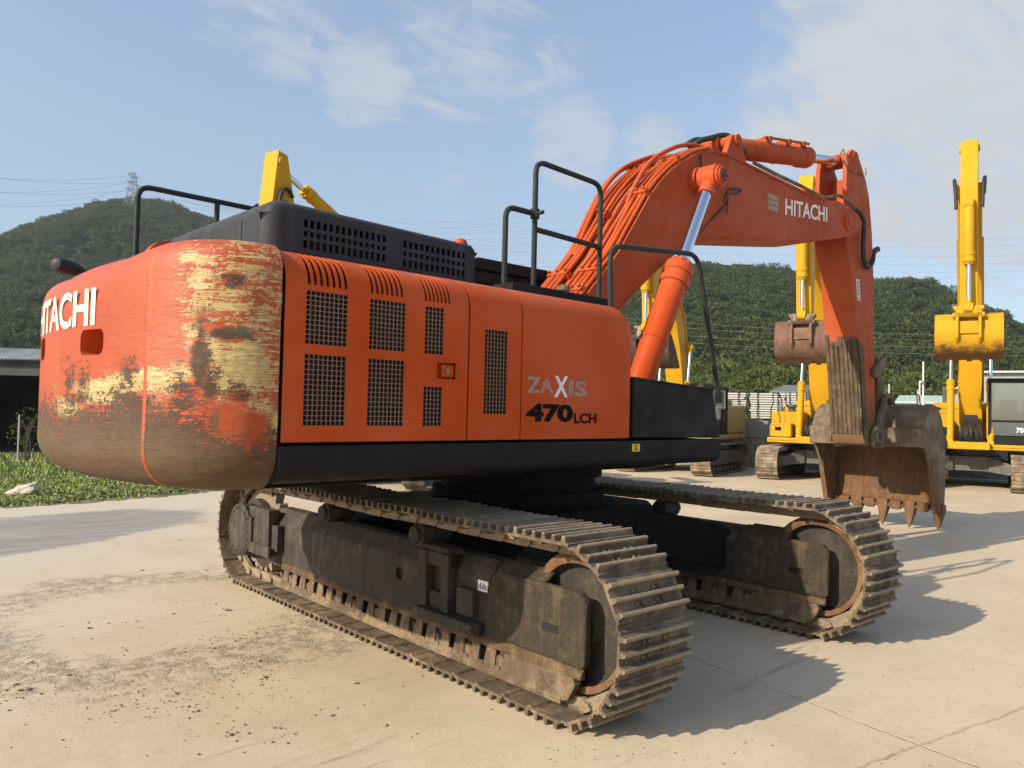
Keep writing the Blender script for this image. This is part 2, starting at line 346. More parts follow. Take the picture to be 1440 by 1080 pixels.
for side, s0 in (('near', -SC), ('far', SC)):
    ch = put('chain', 'track_chain', lambda: chain, M['track'], EX, s0)
    cnt = 0
    for k in range(NS):
        x, z, a = belt(k*PITCH)
        if 'shoe' not in first:
            first['shoe'] = shoe.build('track_shoe', M['track'], ch, .004); o = first['shoe']
        else:
            o = first['shoe'].copy(); COL.objects.link(o); o.parent = ch
        j = random.uniform(-.006, .006)
        o.matrix_local = Matrix.Translation((x, random.uniform(-.004, .004), z)) @ Matrix.Rotation(math.pi/2-a+j, 4, 'Y'); cnt += 1
    fr = put('beam', 'track_frame', lambda: frame_beam(0), M['frame'], EX, s0, .014)
    for sg in (-1, 1):
        put('guard%d' % sg, 'roller_guard', lambda: side_guard(sg), M['guard'], fr, None, .004)
        put('grail%d' % sg, 'guard_rail', lambda: guard_rail(sg), M['rail_rust'], fr, None, .004)
        put('yoke%d' % sg, 'idler_yoke', lambda: yoke(sg), M['yoke'], fr, None, .022)
    put('idler', 'idler', lambda: MB().lathe([(-.085, .355), (-.09, .365), (-.09, .395), (-.06, .402), (-.052, .428), (.052, .428), (.06, .402), (.09, .395), (.09, .365), (.085, .355), (-.085, .355)], (TC, 0, CZ), (0, 1, 0), 48, False), M['idler'], fr, None, 0, 35)
    put('idler_web', 'idler_web', lambda: MB().lathe([(-.09, .05), (-.09, .14), (-.03, .17), (-.02, .33), (-.07, .36), (.07, .36), (.02, .33), (.03, .17), (.09, .14), (.09, .05)], (TC, 0, CZ), (0, 1, 0), 40), M['frame'], fr, None, 0, 35)
    def spro():
        b = MB(); n = 23; pts = []
        for i in range(n*4):
            r = (.47, .47, .40, .40)[i % 4]; q = 2*math.pi*(i+.5)/(n*4); pts.append((-TC+r*math.cos(q), CZ+r*math.sin(q)))
        b.prism(pts, -.045, .045, 'y'); return b
    put('spro', 'sprocket', spro, M['track'], fr, None, .005)
    for i, t in enumerate((-1.38, -1.0, -.62, -.24, .14, .52, .90, 1.28, 1.62)):
        o = put('roller', 'track_roller', lambda: MB().lathe([(-.15, .05), (-.145, .075), (-.12, .08), (-.12, .115), (-.07, .11), (-.07, .085), (.07, .085), (.07, .11), (.12, .115), (.12, .08), (.145, .075), (.15, .05)], (0, 0, .145), (0, 1, 0), 20), M['guard'], fr, None, 0, 35)
        o.location = (t, 0, 0)
    for t in (-.80, .62):
        o = put('carrier', 'carrier_roller', lambda: MB().lathe([(-.16, .03), (-.155, .062), (-.12, .07), (-.115, .085), (.115, .085), (.12, .07), (.155, .062), (.16, .03)], (0, 0, .862), (0, 1, 0), 20).box(-.05, .05, -.06, .06, .78, .83), M['frame'], fr, None, 0, 35)
        o.location = (t, 0, 0)
    sg = -1 if side == 'near' else 1
    def drive():
        b = MB()
        b.lathe([(.06, .30), (.13, .30), (.14, .255), (.25, .25), (.262, .262), (.285, .262), (.292, .24), (.292, .0001)], (-TC, 0, CZ), (0, -1, 0), 40)
        for i in range(20):
            q = 2*math.pi*i/20; b.lathe([(0, .017), (.012, .016)], (-TC+.222*math.cos(q), -.292, CZ+.222*math.sin(q)), (0, -1, 0), 6)
        b.box(-TC+.16, -1.62, -.26, -.15, .36, .80); b.box(-TC+.22, -1.55, -.285, -.255, .36, .46); b.box(-TC+.2, -TC+.28, -.285, -.25, .46, .70)
        b.box(-1.66, -1.50, -.225, -.16, .42, .66)
        return b
    o = put('drive', 'final_drive', drive, M['frame'], fr, None, .008)
    if side == 'far': o.rotation_euler = (0, 0, math.pi); o.location = (-2*TC, 0, 0)
    if side == 'near':
        # mounting step welded to the girder, with its tray and posts
        b = MB()
        b.prism([(-.16, .40), (-.27, .40), (-.275, .36), (-.24, .315), (-.16, .30)], .80, 1.46, 'x')
        b.box(.80, .90, -.235, -.155, .40, .80); b.box(1.07, 1.16, -.235, -.155, .40, .80); b.box(.80, 1.16, -.22, -.155, .70, .80)
        b.box(.90, 1.07, -.20, -.155, .40, .52); b.prism([(.80, .80), (1.16, .80), (1.12, .84), (.86, .84)], -.22, -.09, 'y')
        b.box(1.22, 1.40, -.21, -.155, .42, .60)
        b.build('step', M['frame'], fr, .012)
        b = MB(); b.box(1.395, 1.50, -.161, -.157, .60, .67)
        b.build('sticker', M['sticker'], fr)
        b = MB()
        for q in range(5): b.box(1.405+q*.018, 1.412+q*.018, -.163, -.161, .61, .655 if q % 2 else .64)
        b.build('print', M['black'], fr)
        for (t, z, r) in ((.45, .55, .05),):
            c = MB().lathe([(-.05, r), (.1, r)], (t, -.155, z), (0, 1, 0), 20).build('cutter', None); c.matrix_world = fr.matrix_world
            c.rotation_euler = fr.rotation_euler; c.location = fr.location
            cut(fr, c)
            MB().lathe([(0, .049), (.005, .049)], (t, -.125, z), (0, 1, 0), 16).build('hole_plate', M['void'], fr)
    # slot in each yoke plate
    for sg2 in (-1, 1):
        y0, y1 = sorted((sg2*.1755, sg2*.177))
        put('slot%d' % sg2, 'yoke_slot', lambda: MB().box(2.03, 2.17, y0, y1, .485, .535), M['void'], fr, None, .0)

# ---- undercarriage centre
b = MB()
b.prism([(-1.0, -.75), (-.75, -1.0), (.75, -1.0), (1.0, -.75), (1.0, .75), (.75, 1.0), (-.75, 1.0), (-1.0, .75)], .62, .98, 'z')
for sx in (-1, 1):
    for sy in (-1, 1):
        p = [(sx*.35, sy*.55), (sx*.95, sy*.45), (sx*1.45, sy*1.35), (sx*.75, sy*1.35)]
        lo = [Vector((u, w, .58 if i < 2 else .38)) for i, (u, w) in enumerate(p)]; hi = [Vector((u, w, .97 if i < 2 else .76)) for i, (u, w) in enumerate(p)]
        b.add(lo+hi, [(0, 1, 2, 3), (4, 5, 6, 7), (0, 1, 5, 4), (1, 2, 6, 5), (2, 3, 7, 6), (3, 0, 4, 7)])
spin(b.build('car_body', M['under'], EX, .03))
MB().lathe([(.95, .80), (1.10, .80), (1.10, .72), (1.22, .72), (1.22, .78), (1.40, .78)], (0, 0, 0), (0, 0, 1), 40).build('swing_bearing', M['under'], EX, 0, 35)

# ---- house: deck, skirt, body panels
HOUSE0 = set(EX.children)
YM = -.335
b = MB(); b.box(-3.25, .60, -1.66, .99, 1.42, 1.60); b.box(-3.0, .9, -.9, .2, 1.30, 1.55)
b.box(.6, 1.0, -.75, 1.0, 1.42, 1.60); b.box(-2.2, -1.2, -1.3, .6, 1.34, 1.43)
b.build('deck', M['under'], EX, .02)
def skirt(sgn, x0, x1):
    b = MB(); y = -1.742 if sgn < 0 else 1.072
    sec = [(y, 1.60), (y, 1.47), (y-sgn*.015, 1.435), (y-sgn*.06, 1.41), (y-sgn*.12, 1.41), (y-sgn*.12, 1.60)]
    b.prism(sec, x0, x1, 'x'); return b
sk = skirt(-1, -3.325, .66).build('side_skirt', M['charcoal'], EX, .008)
b = MB(); b.box(-.545, -.455, -1.7455, -1.7425, 1.52, 1.575); b.build('warning_sticker', M['yellow_sticker'], sk)
b = MB(); b.box(-.515, -.508, -1.748, -1.746, 1.53, 1.565); b.box(-.515, -.485, -1.748, -1.746, 1.56, 1.567); b.box(-.515, -.485, -1.748, -1.746, 1.53, 1.537); b.box(-.492, -.485, -1.748, -1.746, 1.53, 1.548)
b.build('print', M['black'], sk)
skirt(1, -3.325, 1.0).build('side_skirt', M['charcoal'], EX, .008)

W = 1.740; RC = .19
def body_profile():                             # (y, z) up the side and round on to the roof
    p = [(-W, 1.618), (-W, 2.40)]
    for i in range(1, 9):
        a = R(80)*i/8; p.append((-W+RC-RC*math.cos(a), 2.40+RC*math.sin(a)))
    p += [(-1.44, 2.615), (-1.10, 2.65)]
    return p
BP = body_profile()
def on_profile(v):                              # v measured along the profile from the bottom edge
    for (a, b_) in zip(BP, BP[1:]):
        d = math.hypot(b_[0]-a[0], b_[1]-a[1])
        if v <= d+1e-6: return (a[0]+(b_[0]-a[0])*v/d, a[1]+(b_[1]-a[1])*v/d)
        v -= d
    return BP[-1]
LEN = sum(math.hypot(q[0]-p[0], q[1]-p[1]) for p, q in zip(BP, BP[1:]))
vk = [0.]
for p, q in zip(BP, BP[1:]): vk.append(vk[-1]+math.hypot(q[0]-p[0], q[1]-p[1]))
def panel(name, x0, x1, holes, slots, mat, front_round=False):
    xs = {x0, x1}; vs = set(vk)
    for (a, b_, c, d) in holes: xs |= {a, b_}; vs |= {c-1.618, d-1.618}
    V0, V1 = 2.41-1.618, LEN-.40
    V1 = vk[9]
    sl = []
    for (a, b_, n) in slots:
        w = (b_-a)/(n*2-1)
        for i in range(n): sl.append((a+2*i*w, a+(2*i+1.0)*w)); xs |= {sl[-1][0], sl[-1][1]}
    if slots: vs |= {V0}
    if front_round: xs |= {x1-.10, x1-.07, x1-.045, x1-.025, x1-.01}
    xs = sorted(xs); vs = sorted(vs)
    def bad(xa, va):
        for (a, b_, c, d) in holes:
            if a < xa < b_ and c-1.618 < va < d-1.618: return True
        for (a, b_) in sl:
            if a < xa < b_ and V0 < va < V1: return True
        return False
    mb = MB(); idx = {}
    def P(x, v):
        y, z = on_profile(v)
        if front_round and x > x1-.10:
            u = (x-(x1-.10))/.10; q = 1-math.sqrt(max(0, 1-u*u)); k = max(0, min(1, (z-2.2)/.45))
            z -= .10*q*k; y += .035*q
        return (x, y, z)
    for i, x in enumerate(xs):
        for j, v in enumerate(vs): idx[i, j] = len(mb.v); mb.v.append(P(x, v))
    for i in range(len(xs)-1):
        for j in range(len(vs)-1):
            if not bad((xs[i]+xs[i+1])/2, (vs[j]+vs[j+1])/2): mb.f.append((idx[i, j], idx[i+1, j], idx[i+1, j+1], idx[i, j+1]))
    o = mb.build(name, mat, EX, fix=False); shade(o.data, 35)
    so = o.modifiers.new('solid', 'SOLIDIFY'); so.thickness = .009; so.offset = -1; so.use_rim = True
    return bake(o, 35)
def grille(a, b_, c, d, parent):
    mb = MB(); nx = round((b_-a)/.0262); nz = round((d-c)/.0255); t = .0021
    for i in range(nx+1):
        x = a+(b_-a)*i/nx; mb.box(x-t, x+t, -W+.004, -W+.009, c-.004, d+.004)
    for j in range(nz+1):
        z = c+(d-c)*j/nz; mb.box(a-.004, b_+.004, -W+.0055, -W+.0125, z-t, z+t)
    mb.build('grille', M['grille'], parent, fix=False)
M['grille'] = paint('grille_paint', (.27, .15, .105), .6, amt=.8, rust=.2)
G1 = [(-3.20, -2.96, 2.11, 2.38), (-3.20, -2.96, 1.70, 2.06), (-2.825, -2.59, 2.11, 2.38), (-2.825, -2.59, 1.70, 2.06),
      (-2.455, -2.32, 2.11, 2.38), (-2.455, -2.32, 1.70, 1.925)]
door = panel('engine_door', -3.312, -2.134, G1+[(-2.37, -2.225, 1.972, 2.066)], [(-3.195, -2.965, 7), (-2.82, -2.61, 7), (-2.46, -2.275, 7)], M['orange'])
for g in G1: grille(*g, door)
b = MB(); b.box(-2.37, -2.225, -W+.03, -W+.034, 1.97, 2.068); b.build('latch_pocket', M['orange'], door)
b = MB(); b.box(-2.325, -2.235, -W+.004, -W+.03, 1.985, 2.055); b.build('latch', M['orange'], door, .006)
b = MB(); b.lathe([(0, .015), (.006, .015)], (-2.285, -W+.004, 2.02), (0, -1, 0), 14); b.build('key_lock', M['dull'], door)
b = MB()
for r_ in ((-2.385, -2.372, 1.957, 2.081), (-2.223, -2.21, 1.957, 2.081)): b.box(r_[0], r_[1], -W-.004, -W, r_[2], r_[3])
for r_ in ((-2.372, -2.223, 1.957, 1.970), (-2.372, -2.223, 2.068, 2.081)): b.box(r_[0], r_[1], -W-.004, -W, r_[2], r_[3])
b.build('latch_frame', M['orange'], door)
G2 = [(-2.0, -1.81, 1.775, 2.29)]
d2 = panel('pump_door', -2.122, -1.692, G2, [], M['orange'])
for g in G2: grille(*g, d2)
tank = panel('tank_cover', -1.682, -.54, [], [], M['orange'], True)
# faded model lettering on the tank cover
fn = lambda x0, z0: (lambda u, v: (x0+u, -W-.0025, z0+v))
M['ghost'] = None
g = Mat('worn_silver_print'); nn = g.noise(16, 5, .8)
g.set('Base Color', g.mix(g.step(nn, .44, .54), (.40, .13, .05), (.27, .26, .24))); g.set('Roughness', .5); M['ghost'] = g.m
lettering('ZA', .25, .105, fn(-1.64, 1.915), M['ghost'], tank, .035)
lettering('X', .135, .14, fn(-1.385, 1.895), M['sticker'], tank, .03)
lettering('IS', .19, .105, fn(-1.245, 1.905), M['ghost'], tank, .035)
lettering('470', .445, .120, fn(-1.64, 1.728), M['black'], tank, .052)
lettering('LCH', .235, .070, fn(-1.185, 1.722), M['black'], tank, .035)
# dark lining behind the openings, and the far side
b = MB(); b.box(-3.26, -.60, -1.60, .92, 1.60, 2.40); b.box(-3.22, -2.2, -1.57, .8, 2.40, 2.52); b.build('inner_bulkhead', M['void'], EX)
b = MB(); b.prism([(1.06, 1.618), (1.06, 2.38), (.93, 2.55), (.6, 2.60), (.6, 1.618)], -3.31, -.9, 'x'); b.build('left_door', M['orange'], EX, .03)
b = MB(); b.box(-3.26, -1.62, -1.12, .7, 2.50, 2.63); b.build('roof_deck', M['under'], EX)
# front tool box
b = MB(); b.prism([(-.532, 1.618), (.655, 1.612), (.535, 2.005), (-.532, 2.055)], -1.738, -.85, 'y'); tb = b.build('tool_box', M['charcoal'], EX, .012)
b = MB(); b.prism([(-.532, 2.05), (.54, 2.0), (.54, 2.015), (-.532, 2.068)], -1.742, -.80, 'y'); b.build('lid', M['charcoal'], tb, .004)
b = MB()
b.tube(smooth_path([(.52, -1.60, 2.0), (.60, -1.6, 2.06), (.66, -1.58, 1.95), (.63, -1.58, 1.80), (.67, -1.55, 1.72)]), .022, 8)
b.box(.52, .66, -1.66, -1.52, 1.93, 2.06); b.lathe([(0, .04), (.05, .04)], (.60, -1.62, 2.03), (1, 0, 0), 12); b.lathe([(0, .03), (.09, .03)], (.62, -1.66, 1.90), (0, 1, 0), 10)
b.build('hand_pump', M['frame'], EX, .006)
# black upstand plate along the roof, fuel filler
b = MB(); b.box(-1.43, -.39, -1.37, -1.34, 2.56, 2.69); b.box(-1.43, -1.40, -1.34, -.95, 2.56, 2.69); b.build('kick_plate', M['charcoal'], EX, .006)
b = MB(); b.box(-1.6, -.55, -1.40, -.62, 2.40, 2.60); b.build('tank_top', M['charcoal'], EX, .01)
p = at(792, 409, 'y', -1.05); b = MB(); b.lathe([(-.12, .05), (0, .05), (.0, .058), (.035, .058), (.04, .02), (.05, .02), (.05, .0001)], p, (0, 0, 1), 18); b.build('filler_cap', M['mud'], EX, 0, 30)

# ---- engine hood with punched sides
hx0, hx1, hy, hz0, hz1 = -3.10, -1.50, -1.08, 2.58, 3.00
def slope(x): return -.030*(x-hx0)/(hx1-hx0)
b = MB()
RR = .05; arc = [(hy+RR-RR*math.cos(R(90)*i/5), RR*math.sin(R(90)*i/5)-RR) for i in range(6)]
xsec = [hx0, hx0+.02, hx0+.05, hx0+.09, hx1-.05, hx1-.02, hx1]
rin = [.085, .040, .012, 0, 0, .012, .045]
rows = []
for x, q in zip(xsec, rin):
    z1 = hz1+slope(x)-q
    rows.append([(x, hy+q, 2.915)]+[(x, y+q, z1+dz) for y, dz in arc]+[(x, .50-q, z1), (x, .57-q, z1-.06), (x, .57-q, hz0)])
n = len(rows[0])
for r_ in rows: b.v += r_
for i in range(len(rows)-1):
    for j in range(n-1): b.f.append((i*n+j, (i+1)*n+j, (i+1)*n+j+1, i*n+j+1))
o = b.build('engine_hood', M['hood'], EX, fix=False); shade(o.data, 50)
s_ = o.modifiers.new('solid', 'SOLIDIFY'); s_.thickness = .02; s_.offset = -1
bake(o, 50); HOOD = o
# rear wall of the hood in two sheets with a seam
b = MB()
for (ya, yb) in ((hy+.085, -.748), (-.738, .52)):
    b.add([(hx0, ya, hz0), (hx0, yb, hz0), (hx0, yb, hz1-.085), (hx0, ya, hz1-.085)], [(0, 3, 2, 1)])
b.add([(hx0+.05, hy+.06, hz0), (hx0+.05, .5, hz0), (hx0+.05, .5, hz1-.1), (hx0+.05, hy+.06, hz1-.1)], [(0, 3, 2, 1)])
b.build('hood_rear', M['hood'], HOOD, fix=False)
# side sheet with three rows of punched openings
xs = {hx0+.09, hx1-.05, hx0, hx0+.02, hx0+.05, hx1-.02, hx1}; zs = {hz0, 2.915}; hol = []
for (xa, xb, nc) in ((-2.87, -2.27, 14), (-2.15, -1.60, 12)):
    for i in range(nc):
        p_ = (xb-xa)/nc
        for (za, zb) in ((2.735, 2.785), (2.808, 2.838), (2.862, 2.908)):
            h_ = (xa+i*p_, xa+i*p_+p_*.60, za+slope(xa)*.6, zb+slope(xa)*.6); hol.append(h_); xs |= {h_[0], h_[1]}; zs |= {h_[2], h_[3]}
xs = sorted(xs); zs = sorted(zs); b = MB()
def inset(x):
    t = min(x-hx0, hx1-x)
    for (u, q) in ((.02, .04), (.05, .012)):
        if t < 1e-6: return .085 if x < -2 else .045
        if abs(t-u) < 1e-6: return q if x < -2 else .012
    return 0
for x in xs:
    for z in zs: b.v.append((x, hy+inset(x), z))
nz_ = len(zs)
for i in range(len(xs)-1):
    for j in range(nz_-1):
        cx, cz = (xs[i]+xs[i+1])/2, (zs[j]+zs[j+1])/2
        if not any(h[0] < cx < h[1] and h[2] < cz < h[3] for h in hol): b.f.append((i*nz_+j, (i+1)*nz_+j, (i+1)*nz_+j+1, i*nz_+j+1))
o = b.build('hood_side', M['hood'], HOOD, fix=False); s_ = o.modifiers.new('solid', 'SOLIDIFY'); s_.thickness = .015; s_.offset = -1; bake(o, 35)
b = MB(); b.box(hx0+.1, hx1-.1, hy+.09, .45, hz0, hz1-.12); b.build('hood_lining', M['void'], HOOD)
b = MB(); b.box(hx1-.03, hx1-.005, hy+.06, .5, hz0, hz1-.06); b.build('hood_front', M['hood'], HOOD)
b = MB()
for (x, z) in ((-2.98, 2.665), (-2.50, 2.66), (-2.05, 2.655), (-1.72, 2.65)): b.lathe([(0, .012), (.006, .011)], (x, hy, z), (0, -1, 0), 10)
b.build('bolt', M['chrome'], HOOD)
MB().lathe([(0, .055), (.05, .055), (.075, .045), (.085, .02), (.087, .0001)], (-1.42, -.78, 2.99), (0, 0, 1), 18).build('beacon', paint('beacon_plastic', (.5, .06, .015), .3, amt=.3, rust=0), EX, 0, 35)
b = MB(); b.lathe([(0, .04), (.42, .04)], (-1.42, -.78, 2.57), (0, 0, 1), 12); b.build('beacon_post', M['charcoal'], EX, 0, 35)

# ---- cab on the far side
cx0, cx1, cy0, cy1 = -.60, 1.0, .08, 1.06
b = MB()
for (x, y) in ((cx0, cy0), (cx0, cy1-.08), (cx1-.1, cy0), (cx1-.1, cy1-.08), (.2, cy0), (.2, cy1-.08)): b.box(x, x+.09, y, y+.08, 1.6, 3.06)
b.box(cx0+.002, cx1-.002, cy0+.002, cy1-.002, 1.60, 2.15); b.box(cx0+.004, cx1-.004, cy0+.004, cy1-.004, 2.96, 3.07)
cab = b.build('cab', M['charcoal'], EX, .012)
b = MB(); b.box(cx0+.03, cx1-.03, cy0+.03, cy1-.03, 2.16, 2.95); b.build('window_glass', M['glass'], cab)
b = MB(); b.prism([(cx0-.05, 3.075), (cx1+.08, 3.075), (cx1+.02, 3.16), (cx1-.3, 3.19), (cx0+.1, 3.185), (cx0-.03, 3.14)], cy0-.03, cy1+.03, 'y'); b.build('cab_roof', M['charcoal'], cab, .02)
b = MB(); b.box(-1.45, -.65, .1, .9, 1.6, 2.6); b.build('battery_box', M['under'], EX, .03)

# ---- handrails
def rail(paths, name='handrail', r=.021, extra=None):
    b = MB()
    for p in paths: b.tube(p, r, 10)
    if extra: extra(b)
    return b.build(name, M['rail'], EX, 0, 50)
y = .93
ra = at(193, 300, 'y', y).x; rz = at(205, 263, 'y', y).z; rb_ = at(305, 300, 'y', y).x
rail([fillet([(ra, y, 2.4), (ra, y, rz), (-1.5, y, rz), (-1.5, y, 2.7)], .10), [(rb_, y, 2.7), (rb_, y, rz)], [(ra, y, 2.80), (rb_, y, 2.80)]])
y = -1.15
q0 = at(750, 405, 'y', y); q1 = at(842, 418, 'y', y)
rail([fillet([(q0.x, y, 2.5), (q0.x, y, 3.685), (q1.x, y, 3.665), (q1.x, y, 2.55)], .10), [(q0.x, y, 3.165), (q1.x, y, 3.15)],
      fillet([(q0.x-.30, y, 2.5), (q0.x-.30, y, 3.28), (q0.x, y, 3.28)], .09)], extra=lambda b: b.lathe([(-.035, .036), (.035, .036)], (q0.x, y, 3.28), (0, 0, 1), 12).lathe([(0, .016), (.075, .016)], (q0.x, y-.01, 3.28), (0, -1, 0), 8).lathe([(-.05, .026), (.05, .026)], (q0.x-.30, y, 2.72), (0, 0, 1), 10))
y = -1.5
rail([fillet([at(859, 440, 'y', y)-Vector((0, 0, .1)), at(860, 340, 'y', y)+Vector((-.02, 0, -.03)), at(981, 358, 'y', y), at(1010, 552, 'y', y)], .14)])

gw = Mat('worn_white_print'); gn = gw.noise(18, 6, .8); gw.set('Base Color', gw.mix(gw.step(gn, .40, .46), (.44, .08, .03), (.66, .60, .50))); gw.set('Roughness', .6); M['white_worn'] = gw.m
# ---- counterweight: one heavy casting, worn by scraping
def cw_plan(n=150):
    p = []
    rr = 3.42; x0 = -.540
    ye = 1.0
    for i in range(n+1):
        yy = -ye+2*ye*i/n; p.append(Vector((x0-math.sqrt(rr*rr-yy*yy), YM+yy, 0)))
    s = p[0]; t = (p[0]-p[1]).normalized()
    right = []                                   # round the corner into the flat side
    A = Vector((-3.33, -1.735, 0)); Bc = Vector((-3.66, -1.735, 0))
    for i in range(1, 31):
        u = i/30; right.append(s*(1-u)**3+(s+t*.16)*3*u*(1-u)**2+(Bc)*3*u*u*(1-u)+A*u**3)
    left = [Vector((q.x, 2*YM-q.y, 0)) for q in right]
    return right[::-1]+p+left
x0c = -.540
PLAN = cw_plan(); NP = len(PLAN)
acc = [0.]
for a, b_ in zip(PLAN, PLAN[1:]): acc.append(acc[-1]+(b_-a).length)
iseam = min(range(NP), key=lambda i: abs(PLAN[i].y+1.325) + (0 if PLAN[i].x < -3.6 else 9))
NRM = []
for i in range(NP):
    t = (PLAN[min(i+1, NP-1)]-PLAN[max(i-1, 0)]).normalized(); NRM.append(Vector((-t.y, t.x, 0)))
if NRM[NP//2].x > 0: NRM = [-q for q in NRM]
# resample densely along the outline, a fine groove at the casting seam
def sample(s):
    for i in range(NP-1):
        if acc[i+1] >= s: 
            u = (s-acc[i])/(acc[i+1]-acc[i]); return PLAN[i].lerp(PLAN[i+1], u), NRM[i].lerp(NRM[i+1], u).normalized()
    return PLAN[-1], NRM[-1]
TOT = acc[-1]; sseam = acc[iseam]
ss = sorted(set([i*TOT/330 for i in range(331)]+[sseam-.008, sseam-.004, sseam, sseam+.004, sseam+.008, TOT-sseam-.008, TOT-sseam-.004, TOT-sseam+.004, TOT-sseam+.008]))
Zb, Zt = 1.375, 2.605
def sstep(x, a, b): t = max(0, min(1, (x-a)/(b-a))); return t*t*(3-2*t)
def inset_z(z, ins_s=0):
    q = 0; r1 = .20; r2 = .15
    if z < Zb+r1: q = r1-math.sqrt(max(0, r1*r1-(Zb+r1-z)**2))
    r2 = .15+.17*sstep(ins_s, sseam-.15, sseam+.6)*sstep(TOT-ins_s, sseam-.15, sseam+.6)
    if z > Zt-r2: q = r2-math.sqrt(max(0, r2*r2-(z-Zt+r2)**2))
    return q
zz = [Zb+.20*(1-math.cos(math.pi/2*i/10)) for i in range(10)]+[Zb+.20+(Zt-Zb-.52)*i/40 for i in range(41)]+[Zt-.32+.32*math.sin(math.pi/2*i/22) for i in range(1, 23)]
def sstep(x, a, b): t = max(0, min(1, (x-a)/(b-a))); return t*t*(3-2*t)
def fr(x, y, z, o=5): return mnoise.fractal(Vector((x, y, z)), .9, 2.1, o)
# wear painted from the photograph's own layout: (centre along outline, height, half width, half height, weight)
def k_s(px): return (392-px)                    # readable layout: distance from the front joint
def s_of(px):                                   # outline length for a sight line at mid height
    best, bs = 1e9, 0
    for s in ss:
        p, _ = sample(s)
        if s > TOT*.62: break
        q = p-CAM; zc = q.dot(_d); X = 720+F*q.dot(RT)/zc
        if abs(X-px) < best: best, bs = abs(X-px), s
    return bs
def z_of(px, py):
    p, _ = sample(s_of(px)); q = Vector((p.x-CAM.x, p.y-CAM.y, 0)); v = ray(px, py); k = (q.x*_d.x+q.y*_d.y)/(v.x*_d.x+v.y*_d.y)
    return CAM.z+v.z*k
def blob(px, py, rx, ry, w=1.):
    s = s_of(px); s2 = s_of(px+rx if px+rx < 390 else px-rx); z = z_of(px, py); z2 = z_of(px, py-ry)
    return (s, z, max(.02, abs(s2-s)), max(.02, abs(z2-z)), w)
YEL = [blob(*q) for q in ((130, 545, 75, 14), (75, 575, 22, 16), (175, 530, 40, 10), (230, 530, 26, 14), (330, 525, 42, 46), (285, 540, 20, 28, .8), (255, 400, 16, 34, .4), (330, 380, 34, 9, .5), (372, 600, 16, 20),
       (270, 485, 22, 18, .8), (355, 430, 14, 60, .15), (130, 560, 70, 10), (310, 420, 22, 14, .35), (245, 362, 18, 6, .7), (215, 540, 12, 20), (345, 570, 20, 12), (300, 620, 18, 14, .6), (250, 470, 12, 16, .7))]
BRN = [blob(*q) for q in ((256, 505, 9, 42, .95), (236, 545, 20, 14, .8), (235, 620, 34, 60, 1.1), (160, 562, 32, 12, 1.), (90, 560, 14, 6), (275, 545, 10, 18), (320, 555, 14, 10, .9), (300, 470, 26, 5, .9), (265, 610, 26, 40, .7), (350, 650, 40, 24), (160, 525, 8, 16, .7), (95, 535, 6, 16, .6), (75, 535, 6, 16, .5), (305, 393, 9, 7, .8))]
GRN = [blob(*q) for q in ((318, 466, 14, 8, .9), (282, 592, 10, 20, .7))]
BRT = [blob(*q) for q in ((300, 588, 32, 22, .6), (338, 595, 14, 36, .55))]
def field(B, s, z):
    return max(w*(1.25-math.hypot((s-c)/rx, (z-h)/ry)) for c, h, rx, ry, w in B)
b = MB(); A_y = []; A_b = []; A_g = []; A_o = []
ns = len(ss); slot_s = None
for z in zz:
    for s in ss:
        p, nrm = sample(s)
        e = inset_z(z, s)
        for sg in (sseam, TOT-sseam):
            if abs(s-sg) < .009: e -= .004
        wing = sstep(s, sseam+.05, sseam-.25)
        yl, br, gr, og = field(YEL, s, z), field(BRN, s, z), field(GRN, s, z), field(BRT, s, z)
        wob = fr(s*2.1, z*2.6, 3.3)*.014*wing+fr(s*9, z*9, 8)*.003*wing
        e -= wob*.7-.004*wing
        q = p-nrm*e
        seam_ = abs(s-sseam) < .009
        b.v.append((q.x, q.y, z))
        hb = z_of(180, 602) if s > sseam else None
        uw = sstep(s, sseam-.02, 0)
        base_b = (1.80+.05*math.sin(s*3)-z)/.12 if s > sseam else (1.79-.14*sstep(uw, .2, .9)-z)/.12
        if seam_: br = base_b = yl = gr = -1
        A_b.append(max(-2, min(2, max(br, base_b)))); A_y.append(max(-2, min(1.2, yl))); A_g.append(max(-2, min(1, gr))); A_o.append(max(-2, min(1, og)))
for j in range(len(zz)-1):
    for i in range(ns-1): b.f.append((j*ns+i, j*ns+i+1, (j+1)*ns+i+1, (j+1)*ns+i))
b.f.append(tuple(range(ns))[::-1]); b.f.append(tuple((len(zz)-1)*ns+i for i in range(ns)))
m0, m1 = 0, ns-1
b.f.append(tuple([j*ns+ns-1 for j in range(len(zz))]+[j*ns for j in range(len(zz)-1, -1, -1)]))
m = Mat('counterweight_paint')
hs = m.map((1.2, 1.2, 7)); n1 = m.noise(5, 9, .78, hs); n2 = m.noise(3.2, 7, .7); n3 = m.noise(26, 5, .75); hs2 = m.map((1.8, 1.8, 26)); n4 = m.noise(4, 7, .78, hs2)
mixn = m.ma('ADD', m.ma('MULTIPLY', m.ma('SUBTRACT', n1, .5), 2.0), m.ma('ADD', m.ma('MULTIPLY', m.ma('SUBTRACT', n2, .5), 1.3), m.ma('ADD', m.ma('MULTIPLY', m.ma('SUBTRACT', n3, .5), 1.5), m.ma('ADD', m.ma('MULTIPLY', m.ma('SUBTRACT', n4, .5), 1.5), m.ma('MULTIPLY', m.ma('SUBTRACT', m.noise(55, 4, .75, m.map((1, 1, 2.2))), .5), 1.2)))))
def mask(name, off=0., soft=.05, k=2.6): return m.step(m.ma('ADD', m.attr(name), m.ma('MULTIPLY', mixn, k)), off-soft, off+soft)
